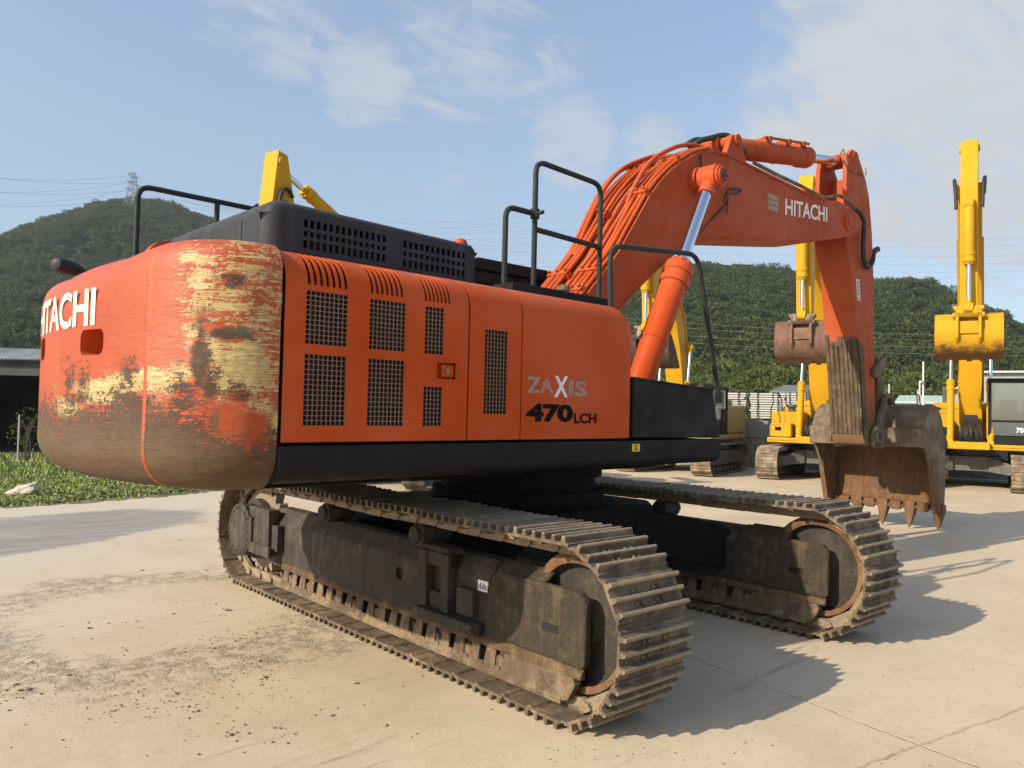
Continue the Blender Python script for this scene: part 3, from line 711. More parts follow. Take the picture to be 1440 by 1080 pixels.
c = m.mix(m.step(m.noise(1.4, 4), .3, .7), (.36, .050, .005), (.43, .072, .010))
c = m.mix(m.ma('MULTIPLY', m.step(n4, .57, .72), .40), c, (.50, .18, .075))           # pale scuffs along the sides
c = m.mix(m.ma('MULTIPLY', m.step(m.noise(7, 6, .75, m.map((1, 1, 9), loc=(3, 1, 2))), .60, .68), m.step(m.attr('wy'), -1., -.2, .15, .9)), c, (.46, .28, .09))
redw = m.step(m.ma('ADD', m.attr('wy'), m.ma('MULTIPLY', mixn, .6)), -.9, .2)
c = m.mix(m.ma('MULTIPLY', redw, .35), c, (.35, .058, .016))
c = m.mix(mask('wy', .16, .06, 2.0), c, m.mix(m.step(n4, .35, .65), (.40, .26, .075), (.62, .48, .22)))
c = m.mix(m.ma('MULTIPLY', m.step(n3, .55, .7), mask('wy', .0)), c, (.22, .12, .04))
bc = m.mix(m.step(n2, .35, .65), (.036, .019, .012), (.072, .038, .020)); low_ = m.step(m.sep()[2], 1.78, 1.5)
bc = m.mix(m.ma('MULTIPLY', low_, m.step(n1, .3, .65, .3, 1)), bc, (.110, .060, .024))
bc = m.mix(m.ma('MULTIPLY', m.step(n4, .52, .7), .6), bc, (.20, .13, .06))
bc = m.mix(m.ma('MULTIPLY', m.step(m.noise(6, 6, .7, m.map((6, 6, .7))), .56, .75), .4), bc, (.20, .15, .085))
c = m.mix(mask('wb', .12), c, bc)
c = m.mix(mask('wo', .30, .06, 2.0), c, (.46, .062, .006))
scr = m.noise(3, 5, .6, m.map((1.5, 1.5, 16), (.25, .1, 0))); c = m.mix(m.ma('MULTIPLY', m.step(m.ma('ABSOLUTE', m.ma('SUBTRACT', scr, .5)), .008, .002), m.step(m.attr('wy'), -1, .2, .1, .8)), c, (.09, .05, .03))
c = m.mix(m.ma('MULTIPLY', mask('wg', .45, .2, 1.2), .8), c, (.065, .072, .045))
vz = m.sep()
m.set('Base Color', c); m.set('Roughness', m.step(m.attr('wb'), -.3, .5, .42, .75))
m.bump(m.ma('ADD', m.ma('MULTIPLY', n3, .4), m.ma('ADD', m.ma('MULTIPLY', n1, .8), m.ma('MULTIPLY', mask('wb', .1), -.5))), .012, .7)
M['cw'] = m.m
me = b.mesh('counterweight'); me.materials.append(M['cw'])
for nm, dat in (('wy', A_y), ('wb', A_b), ('wg', A_g), ('wo', A_o)):
    at_ = me.attributes.new(nm, 'FLOAT', 'POINT'); at_.data.foreach_set('value', dat)
import bmesh
bm = bmesh.new(); bm.from_mesh(me); bmesh.ops.recalc_face_normals(bm, faces=bm.faces); bm.to_mesh(me); bm.free()
cw = bpy.data.objects.new('counterweight', me); link(cw, EX); shade(me, 40)
# the two lifting openings through the rear wall
for sgn in (-1, 1):
    yc = YM+sgn*.49
    pts = []
    for (cy_, cz_, a0) in ((.085, .022, 0), (-.085, .022, 90), (-.085, -.022, 180), (.085, -.022, 270)):
        for i in range(7): a = R(a0+90*i/6); pts.append((yc+cy_+.045*math.cos(a), 2.105+cz_+.045*math.sin(a)))
    c_ = MB().prism(pts, -4.2, -3.70, 'x').build('cutter', M['orange']); cut(cw, c_)
cw.data.materials.append(M['orange'])
for pl_ in cw.data.polygons:                    # clean paint inside the lifting openings
    c_ = pl_.center
    if abs(abs(c_.y-YM)-.49) < .16 and abs(c_.z-2.105) < .08 and c_.x > x0c-math.sqrt(3.42**2-(c_.y-YM)**2)+.012 and c_.x < -3.5: pl_.material_index = 1
shade(cw.data, 40)
def on_cw(u, v, s_mid=None):                    # u along the outline to the right as read from behind
    s = TOT/2-u; p, n_ = sample(s); q = p+n_*.0035; return (q.x, q.y, v)
tz0, tz1 = z_of(132, 455), z_of(132, 399)
lettering('HITACHI', 1.22, tz1-tz0, lambda u, v: on_cw(u-.69, tz0+v), M['white_worn'], cw, .030)
b = MB(); lug = [(-3.53, 2.58)]+[(-3.38-.15*math.cos(R(180)*i/12), 2.63+.16*math.sin(R(180)*i/12)) for i in range(13)]+[(-3.23, 2.58)]
b.prism(lug, -.37, -.31, 'y')
o = b.build('lifting_eye', M['orange'], cw); c_ = MB().lathe([(-.3, .055), (.3, .055)], (-3.38, -.34, 2.68), (0, 1, 0), 16).build('cutter', None); cut(o, c_)
b = MB(); pm = at(100, 377, 'y', .92)
for i, (k, q) in enumerate(((0, 1),)):
    b.lathe([(-.16, .012), (-.15, .040), (-.10, .052), (.02, .05), (.10, .03), (.16, .018)], pm, (.8, .6, -.02), 16)
b.tube([pm+Vector((.10, .06, 0)), (pm.x+.16, pm.y+.02, 2.45)], .014, 8)
b.build('work_lamp', M['hood'], EX, 0, 40)

# the house is drawn at 1:1.068 in its own frame: bring it to size on the swing bearing
HS = 1.0678; HM = Matrix.Translation((.3486, .3579, -.1220)) @ Matrix.Scale(HS, 4)
def resize(o):
    o.data.transform(HM)
    for c_ in o.children: resize(c_)
for o in list(EX.children):
    if o not in HOUSE0 and o.type == 'MESH': resize(o)
# ------------------------------------------------------------------ boom
YB = .36
def xz(px, y): 
    p = at(px[0], px[1], 'y', y); return (p.x, p.z)
up_px = [(826, 413), (848, 384), (869.6, 355), (886, 325), (901.7, 296.7), (914, 275), (928, 256), (942, 241), (957, 229.6), (980, 216.5), (1001, 212), (1024, 218), (1059, 235.5), (1092, 251.5), (1125, 267.5), (1160, 281)]
lo_px = [(1120, 337), (1020, 332.5), (992, 331.5), (979, 333.5), (954, 352), (934, 367), (899, 402), (867, 437)]
top_e = [xz(q, -YB) for q in up_px]; low_e = [xz(q, -YB) for q in lo_px]
nose = [xz(q, -YB) for q in ((1180, 283), (1195, 291), (1208, 302), (1213, 314), (1211, 325), (1200, 331), (1180, 335), (1157, 338))]
foot = [(.52, 2.38), (.30, 2.02), (.12, 1.86), (-.08, 1.84), (-.22, 1.96), (-.22, 2.14), (.05, 2.44)]
outline = top_e+nose+low_e+foot
boom = MB().prism(outline, -YB, YB, 'y').build('boom', M['orange_boom'], EX, .010)
# flange lips standing proud of the web along the upper and lower edges, and the nose boss
for sg in (-1, 1):
    b = MB()
    for a, c_ in zip(top_e, top_e[1:]):
        n_ = Vector((-(c_[1]-a[1]), 0, c_[0]-a[0])).normalized()
        if n_.z < 0: n_ = -n_
        A_, B_ = Vector((a[0], 0, a[1])), Vector((c_[0], 0, c_[1]))
        y0, y1 = sorted((sg*YB, sg*(YB+.018)))
        vs = [A_-n_*.018, B_-n_*.018, B_+n_*.012, A_+n_*.012]
        b.add([Vector((v.x, y0, v.z)) for v in vs]+[Vector((v.x, y1, v.z)) for v in vs], [(0, 1, 2, 3), (4, 7, 6, 5), (0, 4, 5, 1), (1, 5, 6, 2), (2, 6, 7, 3), (3, 7, 4, 0)])
    b.build('flange', M['orange_boom'], boom); b = MB()
    for a, c_ in zip(low_e[3:], low_e[4:]):
        A_, B_ = Vector((a[0], 0, a[1])), Vector((c_[0], 0, c_[1])); n_ = Vector((B_.z-A_.z, 0, -(B_.x-A_.x))).normalized()
        y0, y1 = sorted((sg*YB, sg*(YB+.014)))
        vs = [A_-n_*.012, B_-n_*.012, B_+n_*.012, A_+n_*.012]
        b.add([Vector((v.x, y0, v.z)) for v in vs]+[Vector((v.x, y1, v.z)) for v in vs], [(0, 1, 2, 3), (4, 7, 6, 5), (0, 4, 5, 1), (1, 5, 6, 2), (2, 6, 7, 3), (3, 7, 4, 0)])
    b.build('flange', M['orange_boom'], boom)
pn = at(1192, 312, 'y', -YB)
b = MB(); b.lathe([(-YB-.03, .13), (YB+.03, .13)], (pn.x, 0, pn.z), (0, 1, 0), 28).lathe([(-YB-.045, .06), (YB+.045, .06)], (pn.x, 0, pn.z), (0, 1, 0), 16)
b.build('pivot_boss', M['orange_boom'], boom, .006)
# lettering on the web
p1, p2 = at(1104, 303, 'y', -YB), at(1163, 312, 'y', -YB); h1 = at(1104, 278.5, 'y', -YB).z-p1.z; w_ = p2.x-p1.x; sl_ = (p2.z-p1.z)/w_
lettering('HITACHI', w_, h1*.94, lambda u, v: (p1.x+u, -YB-.0035, p1.z+.01+sl_*u*.9+v), M['white_print'], boom, .020)
b = MB(); q1, q2 = at(1079, 299, 'y', -YB), at(1094, 276, 'y', -YB)
for i in range(3):
    z0 = q1.z+.05+(q2.z-q1.z-.05)*i/3
    b.box(q1.x, q2.x, -YB-.004, -YB-.002, z0, z0+(q2.z-q1.z)*.23)
b.build('stripe_mark', flat('worn_stripe', (.30, .22, .11), .5, 0, .3, 20), boom)
# looped wire and bracket on the web
b = MB(); r_ = .008
b.tube(smooth_path([at(1000, 310, 'y', -YB-.02), at(1012, 298, 'y', -YB-.02), at(1021, 287, 'y', -YB-.02), at(1024, 278, 'y', -YB-.03), at(1022, 300, 'y', -YB-.02)]), r_, 6)
b.tube(smooth_path([at(1018, 283, 'y', -YB-.02), at(1024, 268, 'y', -YB-.03), at(1035, 265, 'y', -YB-.04), at(1043, 268, 'y', -YB-.03), at(1034, 272, 'y', -YB-.03), at(1023, 273, 'y', -YB-.02)]), r_*1.3, 6)
b.tube(smooth_path([at(985, 328, 'y', -YB-.01), at(1000, 310, 'y', -YB-.01), at(1018, 290, 'y', -YB-.01)]), .005, 5)
b.tube(smooth_path([at(986, 212, 'y', -YB-.02), at(986, 232, 'y', -YB-.02), at(991, 244, 'y', -YB-.05)]), .010, 6)
b.build('loose_wire', M['rubber'], boom)
# pipes along the boom's back
def top_line(y, lift, i0=0, i1=11, wob=0, pre=True):
    pts = [(.02+.10*abs(y), 2.50)] if pre else []
    pts = [Vector((x, y, z)) for x, z in pts]
    for i in range(i0, i1):
        a = Vector((top_e[max(i-1, 0)][0], 0, top_e[max(i-1, 0)][1])); c_ = Vector((top_e[min(i+1, len(top_e)-1)][0], 0, top_e[min(i+1, len(top_e)-1)][1]))
        t = (c_-a).normalized(); n_ = Vector((-t.z, 0, t.x)); p = Vector((top_e[i][0], y+wob*math.sin(i*.9), top_e[i][1]))+n_*lift; pts.append(p)
    return pts
pipes = [(-.33, .035, .022, 0), (-.275, .045, .026, .012), (-.215, .05, .026, -.015), (-.155, .05, .024, .02), (-.03, .03, .016, .0), (.10, .05, .024, .01), (.165, .055, .028, -.01), (.235, .055, .028, .012), (.305, .045, .024, 0)]
for y, lf, r_, wb in pipes:
    b = MB(); b.tube(smooth_path(top_line(y, lf, 0, 11, wb), 4), r_, 9); b.build('pipe', M['orange_hose'], boom, 0, 60)
# upper arched hoses that leave the boom's back and rejoin it near the crown
for y, lf, i0, i1 in ((-.18, .13, 4, 12), (.20, .14, 2, 11), (.27, .11, 2, 11)):
    pl = top_line(y, .05, i0, i1, 0, False); n_ = len(pl)
    for i, p in enumerate(pl): p += Vector((-.5, 0, .7))*(lf*math.sin(math.pi*i/(n_-1)))
    MB().tube(smooth_path(pl, 5), .026, 9).build('pipe', M['orange_hose'], boom, 0, 60)
for i, ya, yb in ((1, .05, .33), (1, -.36, -.12), (4, .05, .34), (5, -.36, -.12), (8, -.36, -.10), (8, .05, .34), (0, -.34, -.1)):
    pl = top_line(0, .045, i, i+2, 0, False); t = (pl[1]-pl[0]).normalized(); n_ = Vector((-t.z, 0, t.x)); p = pl[0]
    b = MB(); vs = []
    for (u, w) in ((-.035, -.05), (.035, -.05), (.035, .045), (-.035, .045)): vs.append(p+t*u+n_*w)
    b.add([Vector((v.x, ya, v.z)) for v in vs]+[Vector((v.x, yb, v.z)) for v in vs], [(0, 3, 2, 1), (4, 5, 6, 7), (0, 1, 5, 4), (1, 2, 6, 5), (2, 3, 7, 6), (3, 0, 4, 7)])
    for yy in (ya+.03, (ya+yb)/2, yb-.03): b.lathe([(.045, .018), (.075, .018)], p+Vector((0, yy, 0)), n_, 6)
    b.build('pipe_clamp', M['orange_hose'], boom, .006)
b = MB()
b.tube(smooth_path([at(968, 208, 'y', .1), at(985, 198, 'y', .0), at(1000, 194, 'y', -.05), at(1018, 190, 'y', -.1), at(1032, 196, 'y', -.12), at(1042, 207, 'y', -.12), at(1047, 214, 'y', -.1)]), .034, 9)
b.tube(smooth_path([at(962, 205, 'y', .25), at(980, 196, 'y', .15), at(1003, 199, 'y', .1), at(1020, 196, 'y', .05), at(1034, 203, 'y', 0)]), .03, 9)
b.build('black_hose', M['rubber'], boom, 0, 60)
b = MB()
b.tube(smooth_path([at(1060, 232, 'y', -.3)+Vector((0, 0, .03)), at(1092, 248.5, 'y', -.3)+Vector((0, 0, .03)), at(1125, 264, 'y', -.3)+Vector((0, 0, .03)), at(1158, 277, 'y', -.3), at(1180, 275, 'y', -.3), at(1196, 286, 'y', -.32), at(1203, 294, 'y', -.34)]), .024, 8)
b.build('feed_hose', M['mud'], boom, 0, 60)

def cylinder(a, b_, rb, rr, split, mat, parent, name, gland=True, bands=(), eye=None):
    """hydraulic ram from pin a (barrel end) to pin b (rod eye)"""
    a, b_ = Vector(a), Vector(b_); ax = (b_-a); Ln = ax.length; ax.normalize()
    m = MB(); k = Ln*split
    pr = [(0, rb*.6), (.10, rb*.9), (.14, rb), (k-.30, rb)]
    if gland: pr += [(k-.29, rb*1.15), (k-.22, rb*1.15), (k-.21, rb*1.04), (k-.16, rb*1.04), (k-.15, rb*1.15), (k-.06, rb*1.15), (k-.05, rb*.9), (k, rb*.86)]
    else: pr += [(k, rb)]
    m.lathe(pr, a, ax, 28)
    for t in bands: m.lathe([(Ln*t-.02, rb*1.01), (Ln*t-.018, rb*1.05), (Ln*t+.018, rb*1.05), (Ln*t+.02, rb*1.01)], a, ax, 28)
    s_ = Vector((0, 1, 0)); eye = eye or rb
    m.lathe([(-rb*.75, rb*.95), (rb*.75, rb*.95)], a, s_, 20)
    for q in range(10):
        e1 = ax.cross(s_).normalized(); e2 = ax.cross(e1); an = 2*math.pi*q/10
        if gland: m.lathe([(k-.05, .014), (k-.02, .013)], a+(e1*math.cos(an)+e2*math.sin(an))*rb*.96, ax, 6)
    o = m.build(name, mat, parent, 0, 32)
    MB().lathe([(k-.02, rr), (Ln-eye*.8, rr)], a, ax, 24).build('rod', M['chrome'], o, 0, 40)
    m = MB(); m.lathe([(-rb*.8, eye), (rb*.8, eye)], b_, s_, 24); m.lathe([(Ln-eye*1.7, rr*1.25), (Ln, rr*1.4)], a, ax, 16)
    m.build('rod_eye', mat, o, .008)
    return o
M['orange_cyl'] = paint('orange_cylinder_paint', (.50, .066, .009), .36, amt=.25, rust=.05)
for sg in (-1, 1):
    y = sg*.56
    e = at(1000, 250, 'y', -.56); f_ = at(880, 590, 'y', -.56)
    o = cylinder((f_.x, y, f_.z), (e.x, y, e.z), .136, .066, .618, M['orange_cyl'], EX, 'boom_cylinder', True, (.30,))
    m = MB(); y0, y1 = sorted((sg*YB, sg*.71)); m.lathe([(min(y0, y1), .062), (max(y0, y1), .062)], (e.x, 0, e.z), (0, 1, 0), 20)
    m.lathe([(YB, .15), (YB+.07, .14)], (e.x, 0, e.z), (0, sg, 0), 24); m.lathe([(.665, .115), (.70, .115), (.705, .09), (.72, .09)], (e.x, 0, e.z), (0, sg, 0), 20)
    m.build('pin', M['orange_cyl'], o, .006)
    m = MB()
    for q in range(6): m.lathe([(.72, .016), (.732, .015)], (e.x+.06*math.cos(q), 0, e.z+.06*math.sin(q)), (0, sg, 0), 6)
    m.lathe([(.72, .035), (.728, .035)], (e.x, 0, e.z), (0, sg, 0), 12); m.build('pin_bolt', M['frame'], o)
b = MB()
for sg in (-1, 1): b.prism([(.55, 1.55), (1.25, 1.55), (1.15, 1.95), (.95, 2.0)], sg*.56-.14, sg*.56+.14, 'y') if False else b.box(.50, 1.15, sg*.56-.2, sg*.56+.2, 1.45, 1.70)
b.box(-.5, .5, -.62, -.40, 1.55, 2.1); b.box(-.5, .5, .40, .55, 1.55, 2.1)
b.build('boom_bracket', M['under'], EX, .02)

# ---- arm cylinder along the boom's back
ca, ce = at(1006, 205, 'y', 0.), Vector((6.83, 0, 5.79))
cyl = cylinder(ca, ce, .135, .070, .70, M['orange_boom'], EX, 'arm_cylinder', True, (.25, .42), .115)
ax = (ce-ca).normalized(); b = MB(); nrm_ = Vector((-ax.z, 0, ax.x))
for yy, a0, a1 in ((-.10, .30, .66), (.10, .30, .66)): b.tube([ca+ax*((ce-ca).length*a0)+nrm_*.165+Vector((0, yy, 0)), ca+ax*((ce-ca).length*a1)+nrm_*.165+Vector((0, yy, 0))], .02, 8)
for t in (.33, .48, .60): b.box(-.035, .035, -.14, .14, .11, .180, Matrix.Translation(ca+ax*((ce-ca).length*t)) @ Matrix.Rotation(-math.atan2(ax.z, ax.x), 4, 'Y'))
b.build('cylinder_pipe', M['orange_boom'], cyl, .004)
b = MB(); b.prism([(ca.x-.35, ca.z-.45), (ca.x+.35, ca.z-.45), (ca.x+.10, ca.z+.05), (ca.x-.10, ca.z+.05)], -.30, -.22, 'y').prism([(ca.x-.35, ca.z-.45), (ca.x+.35, ca.z-.45), (ca.x+.10, ca.z+.05), (ca.x-.10, ca.z+.05)], .22, .30, 'y')
b.lathe([(-.33, .07), (.33, .07)], ca, (0, 1, 0), 18); b.build('cylinder_bracket', M['orange_boom'], boom, .012)

# ------------------------------------------------------------------ arm
YA = .245
arm_body = [(6.60, 5.02), (6.52, 4.72), (6.55, 4.38), (6.72, 4.05), (6.93, 3.10), (7.06, 2.45), (7.15, 1.85), (7.19, 1.55), (7.28, 1.40), (7.48, 1.37), (7.62, 1.46), (7.68, 1.62), (7.66, 2.2), (7.60, 3.12), (7.56, 4.18), (7.50, 4.72), (7.43, 5.05)]
M['arm'] = paint('arm_paint', (.41, .070, .016), .55, amt=.5, rust=.12, low=(1.75, 2.15))
arm = MB().prism(arm_body, -YA, YA, 'y').build('arm', M['arm'], EX, .012)
tail = [(6.60, 5.0), (6.53, 5.30), (6.55, 5.62), (6.62, 5.82), (6.74, 5.91), (6.90, 5.90), (7.05, 5.76), (7.25, 5.53), (7.37, 5.30), (7.43, 5.03)]
b = MB()
for y0, y1 in ((-YA, -YA+.07), (YA-.07, YA)): b.prism(tail, y0, y1, 'y')
b.build('tail_plate', M['orange_boom'], arm, .010)
b = MB(); b.prism([(6.95, 5.02), (7.40, 5.02), (7.34, 5.30), (7.20, 5.50), (6.98, 5.55)], -YA+.07, YA-.07, 'y'); b.build('tail_web', M['orange_boom'], arm, .01)
b = MB(); b.lathe([(-YA-.02, .10), (-YA-.012, .11), (YA+.012, .11), (YA+.02, .10)], (ce.x, 0, ce.z), (0, 1, 0), 26); b.lathe([(-YA-.03, .055), (YA+.03, .055)], (ce.x, 0, ce.z), (0, 1, 0), 16); b.build('tail_pin', M['orange_boom'], arm, .005)
b = MB(); b.tube(smooth_path([at(1186, 224, 'y', -.28), at(1192, 236, 'y', -.27), at(1201, 241, 'y', -.27), at(1207, 240, 'y', -.27), at(1214, 248, 'y', -.26)]), .012, 6)
b.tube(smooth_path([at(1182, 217, 'y', -.2), at(1186, 210, 'y', -.2), at(1188, 218, 'y', -.24), at(1190, 228, 'y', -.27)]), .010, 6)
b.tube(smooth_path([at(1217, 246, 'y', -.24), at(1218, 240, 'y', -.22), at(1217, 236, 'y', -.2)]), .010, 6)
b.build('grease_line', M['mud'], arm)
b = MB()
b.tube(smooth_path([at(1203, 294, 'y', -.33), at(1212, 303, 'y', -.34), at(1215, 320, 'y', -.33), at(1214, 345, 'y', -.32), at(1215, 365, 'y', -.32), at(1221, 376, 'y', -.30), at(1227, 368, 'y', -.27), at(1229, 355, 'y', -.24), at(1233, 352, 'y', -.22)]), .036, 9)
b.tube(smooth_path([at(1227, 358, 'y', -.16), at(1231, 352, 'y', -.18), at(1236, 350, 'y', -.22)]), .045, 9)
b.build('arm_hose', M['rubber'], arm, 0, 60)
# printed strip on the arm's side
b = MB(); s1, s2 = at(1203.5, 392, 'y', -YA), at(1210, 423, 'y', -YA)
b.add([(s1.x, -YA-.003, s1.z), (s1.x+.13, -YA-.003, s1.z), (s2.x+.0, -YA-.003, s2.z), (s2.x-.13, -YA-.003, s2.z)], [(0, 1, 2, 3)])
st = b.build('sticker', flat('cream_sticker', (.66, .60, .46), .5, 0, .15, 20), arm)
b = MB()
for i in range(5):
    u = (i+.4)/5.4; x = s1.x+.03+(s2.x-.13-s1.x)*u; z = s1.z+(s2.z-s1.z)*u
    b.box(x, x+.065, -YA-.0055, -YA-.004, z-.045, z-.012)
    if i % 2: b.box(x+.02, x+.065, -YA-.0055, -YA-.004, z+.0, z+.012)
b.build('print', flat('grey_print', (.20, .16, .12), .5), st)
# muddy wear plate and rib bars on the arm's inner face
e0, e1, e2, e3 = Vector((6.945, 0, 3.06)), Vector((7.06, 0, 2.45)), Vector((7.15, 0, 1.85)), Vector((7.19, 0, 1.56))
b = MB(); random.seed(3)
wp = MB()
xs_ = [e0, e0.lerp(e1, .5), e1, e1.lerp(e2, .5), e2, e3]
for i in range(len(xs_)-1):
    A_, B_ = xs_[i], xs_[i+1]
    jag = [random.uniform(-.08, .06) if i == 0 else 0 for _ in range(9)]
    for k in range(8):
        ya, yb = -YA-.006+(2*YA+.012)*k/8, -YA-.006+(2*YA+.012)*(k+1)/8
        zt = A_+(A_-B_).normalized()*jag[k]
        wp.add([(zt.x-.014, ya, zt.z), (zt.x-.014, yb, zt.z), (B_.x-.014, yb, B_.z), (B_.x-.014, ya, B_.z), (zt.x+.03, ya, zt.z), (zt.x+.03, yb, zt.z), (B_.x+.03, yb, B_.z), (B_.x+.03, ya, B_.z)], [(0, 1, 2, 3), (0, 4, 5, 1), (1, 5, 6, 2), (2, 6, 7, 3), (3, 7, 4, 0)])
wp.add([(6.94, -YA-.006, 3.06), (7.20, -YA-.006, 2.9), (7.26, -YA-.006, 2.3), (7.36, -YA-.006, 1.75), (7.50, -YA-.006, 1.45), (7.19, -YA-.006, 1.5), (7.06, -YA-.006, 2.45)], [(0, 1, 2, 3, 4, 5, 6)])
wear = wp.build('wear_plate', M['wear'], arm)
for y in (-.215, -.145, -.08, -.01, .06, .13, .20):
    b = MB(); q = random.uniform(-.02, .16); y += random.uniform(-.012, .012)
    for A_, B_ in zip((e0-Vector((0, 0, q)), e1, e2), (e1, e2, e3)):
        b.add([(A_.x-.034, y-.011, A_.z), (A_.x-.034, y+.011, A_.z), (B_.x-.034, y+.011, B_.z), (B_.x-.034, y-.011, B_.z), (A_.x, y-.022, A_.z), (A_.x, y+.022, A_.z), (B_.x, y+.022, B_.z), (B_.x, y-.022, B_.z)], [(0, 1, 2, 3), (0, 4, 5, 1), (1, 5, 6, 2), (2, 6, 7, 3), (3, 7, 4, 0)])
    b.build('wear_bar', M['wear'], wear, .008)

# ------------------------------------------------------------------ bucket
YK = .87; TK = .035
PV = Vector((7.52, 0, 1.52))
outer = [(7.87, 1.40), (7.89, 1.62), (7.99, 1.84), (8.13, 1.98), (8.30, 2.04), (8.48, 1.99), (8.64, 1.86), (8.76, 1.64), (8.83, 1.35), (8.86, 1.0), (8.84, .70), (8.80, .36)]
bk = MB()
inner = []
for i, p in enumerate(outer):
    a, c_ = Vector(outer[max(i-1, 0)]), Vector(outer[min(i+1, len(outer)-1)]); t = (c_-a).normalized(); n_ = Vector((t.y, -t.x)); inner.append((p[0]+n_.x*TK, p[1]+n_.y*TK))
oc = smooth_path([Vector((x, 0, z)) for x, z in outer], 4); ic = smooth_path([Vector((x, 0, z)) for x, z in inner], 4); nn_ = len(oc)
def strip(o_, i_, y0, y1):
    m = MB(); n = len(o_)
    vs = [(p.x, y0, p.z) for p in o_]+[(p.x, y1, p.z) for p in o_]+[(p.x, y0, p.z) for p in i_]+[(p.x, y1, p.z) for p in i_]
    fs = []
    for k in range(n-1):
        fs += [(k, k+1, n+k+1, n+k), (2*n+k, 3*n+k, 3*n+k+1, 2*n+k+1), (k, 2*n+k, 2*n+k+1, k+1), (n+k, n+k+1, 3*n+k+1, 3*n+k)]
    fs += [(0, n, 3*n, 2*n), (n-1, 3*n-1, 4*n-1, 2*n-1)]
    return m.add(vs, fs)
bucket = strip(oc, ic, -YK, YK).build('bucket', M['bucket'], EX, 0, 50)
mid = outer+[(8.62, .36), (8.46, .34), (8.34, .80), (8.10, 1.20), (7.93, 1.38)]
side = [(p.x, p.z) for p in oc]+[(8.66, .33), (8.42, .30), (8.31, .72), (8.16, 1.08), (7.99, 1.32), (7.90, 1.40)]
for sg in (-1, 1):
    y0, y1 = sorted((sg*(YK-.01), sg*(YK+.035)))
    MB().prism(side, y0, y1, 'y').build('side_plate', M['bucket'], bucket, .008)
    y0, y1 = sorted((sg*(YK-.03), sg*(YK+.055)))
    MB().prism([(8.20, 1.02), (8.30, .70), (8.42, .32), (8.56, .30), (8.62, .36), (8.50, .78), (8.36, 1.12), (8.26, 1.20)], y0, y1, 'y').build('side_cutter', M['bucket_in'], bucket, .010)
    for j, (x, z) in enumerate(((8.90, 1.62), (8.93, 1.40), (8.95, 1.16), (8.95, .92))):
        MB().box(x-.10, x-.02, y0, y1, z-.07, z+.07).build('wear_button', M['bucket'], bucket, .015)
lin = strip([p+Vector((0, 0, 0)) for p in ic[2:]], [p+(p2-p)*.3 for p, p2 in zip(ic[2:], [ic[2:][0]]*len(ic[2:]))][:0] or [q*1.0 for q in [Vector((p.x-.004, 0, p.z-.002)) for p in ic[2:]]], -YK+.012, YK-.012)
lin.build('inner_liner', M['bucket_in'], bucket, 0, 50)
# lip beam at the hinge side: a box flange with an open groove, left and right of the ears
for y0, y1 in ((-YK-.03, -.33), (.30, YK+.03)):
    b = MB(); b.prism([(7.80, 1.37), (7.93, 1.36), (7.93, 1.42), (7.86, 1.43), (7.86, 1.60), (7.95, 1.62), (7.94, 1.67), (7.80, 1.66)], y0, y1, 'y'); b.build('lip_beam', M['bucket'], bucket, .012)
for sg in (-1, 1):
    y0, y1 = sorted((sg*.26, sg*.34))
    b = MB(); b.prism([(7.44, 1.38), (7.55, 1.33), (7.72, 1.33), (7.92, 1.36), (8.05, 1.85), (8.28, 2.04), (8.06, 2.22), (7.90, 2.20), (7.78, 1.98), (7.62, 1.72), (7.46, 1.64), (7.41, 1.50)], y0, y1, 'y')
    b.lathe([(sg*.34 if sg > 0 else .34, .12), (.385, .12)], (PV.x, 0, PV.z), (0, sg, 0), 20)
    b.build('hinge_ear', M['bucket'], bucket, .018)
MB().lathe([(-.40, .06), (.40, .06)], PV, (0, 1, 0), 18).build('hinge_pin', M['frame'], bucket, .005)
MB().lathe([(-.40, .055), (.40, .055)], (7.96, 0, 2.08), (0, 1, 0), 18).build('hinge_pin', M['frame'], bucket, .005)
# cutting lip with scalloped shrouds and five teeth
b = MB(); b.prism([(8.80, .46), (8.86, .46), (8.74, .36), (8.62, .33), (8.60, .36), (8.70, .42)], -YK, YK, 'y'); b.build('lip', M['bucket_in'], bucket, .008)
ty = [-.86, -.43, 0., .43, .86]
for i, y in enumerate(ty):
    b = MB(); x0, z0 = 8.70, .34
    tip = Vector((8.62 if abs(y) < .8 else 8.66, y, .015 if abs(y) < .8 else .02))
    dz = Vector((tip.x-x0, 0, tip.z-z0)); per = Vector((-dz.z, 0, dz.x)).normalized()
    if per.x > 0: per = -per
    A_ = Vector((x0, y, z0+.10)); rings = []
    for t, w, h in ((0, .080, .075), (.25, .085, .085), (.36, .074, .07), (.68, .048, .038), (1., .010, .008)):
        c_ = A_.lerp(tip, t); rings.append([c_+Vector((0, -w, 0))+per*h, c_+Vector((0, w, 0))+per*h, c_+Vector((0, w, 0))-per*h, c_+Vector((0, -w, 0))-per*h])
    vs = [q for r_ in rings for q in r_]; fs = [(0, 1, 2, 3), (16, 19, 18, 17)]
    for k in range(4): fs += [(k*4+j, k*4+(j+1) % 4, k*4+4+(j+1) % 4, k*4+4+j) for j in range(4)]
    b.add(vs, fs); b.build('tooth', M['bucket_in'], bucket, .008)
for y in (-.645, -.215, .215, .645):
    b = MB(); b.prism([(y-.085, .44), (y-.085, .33), (y-.06, .295), (y+.06, .295), (y+.085, .33), (y+.085, .44)], 8.60, 8.68, 'x', Matrix.Translation((0, 0, 0)))
    b.build('lip_shroud', M['bucket_in'], bucket, .012)
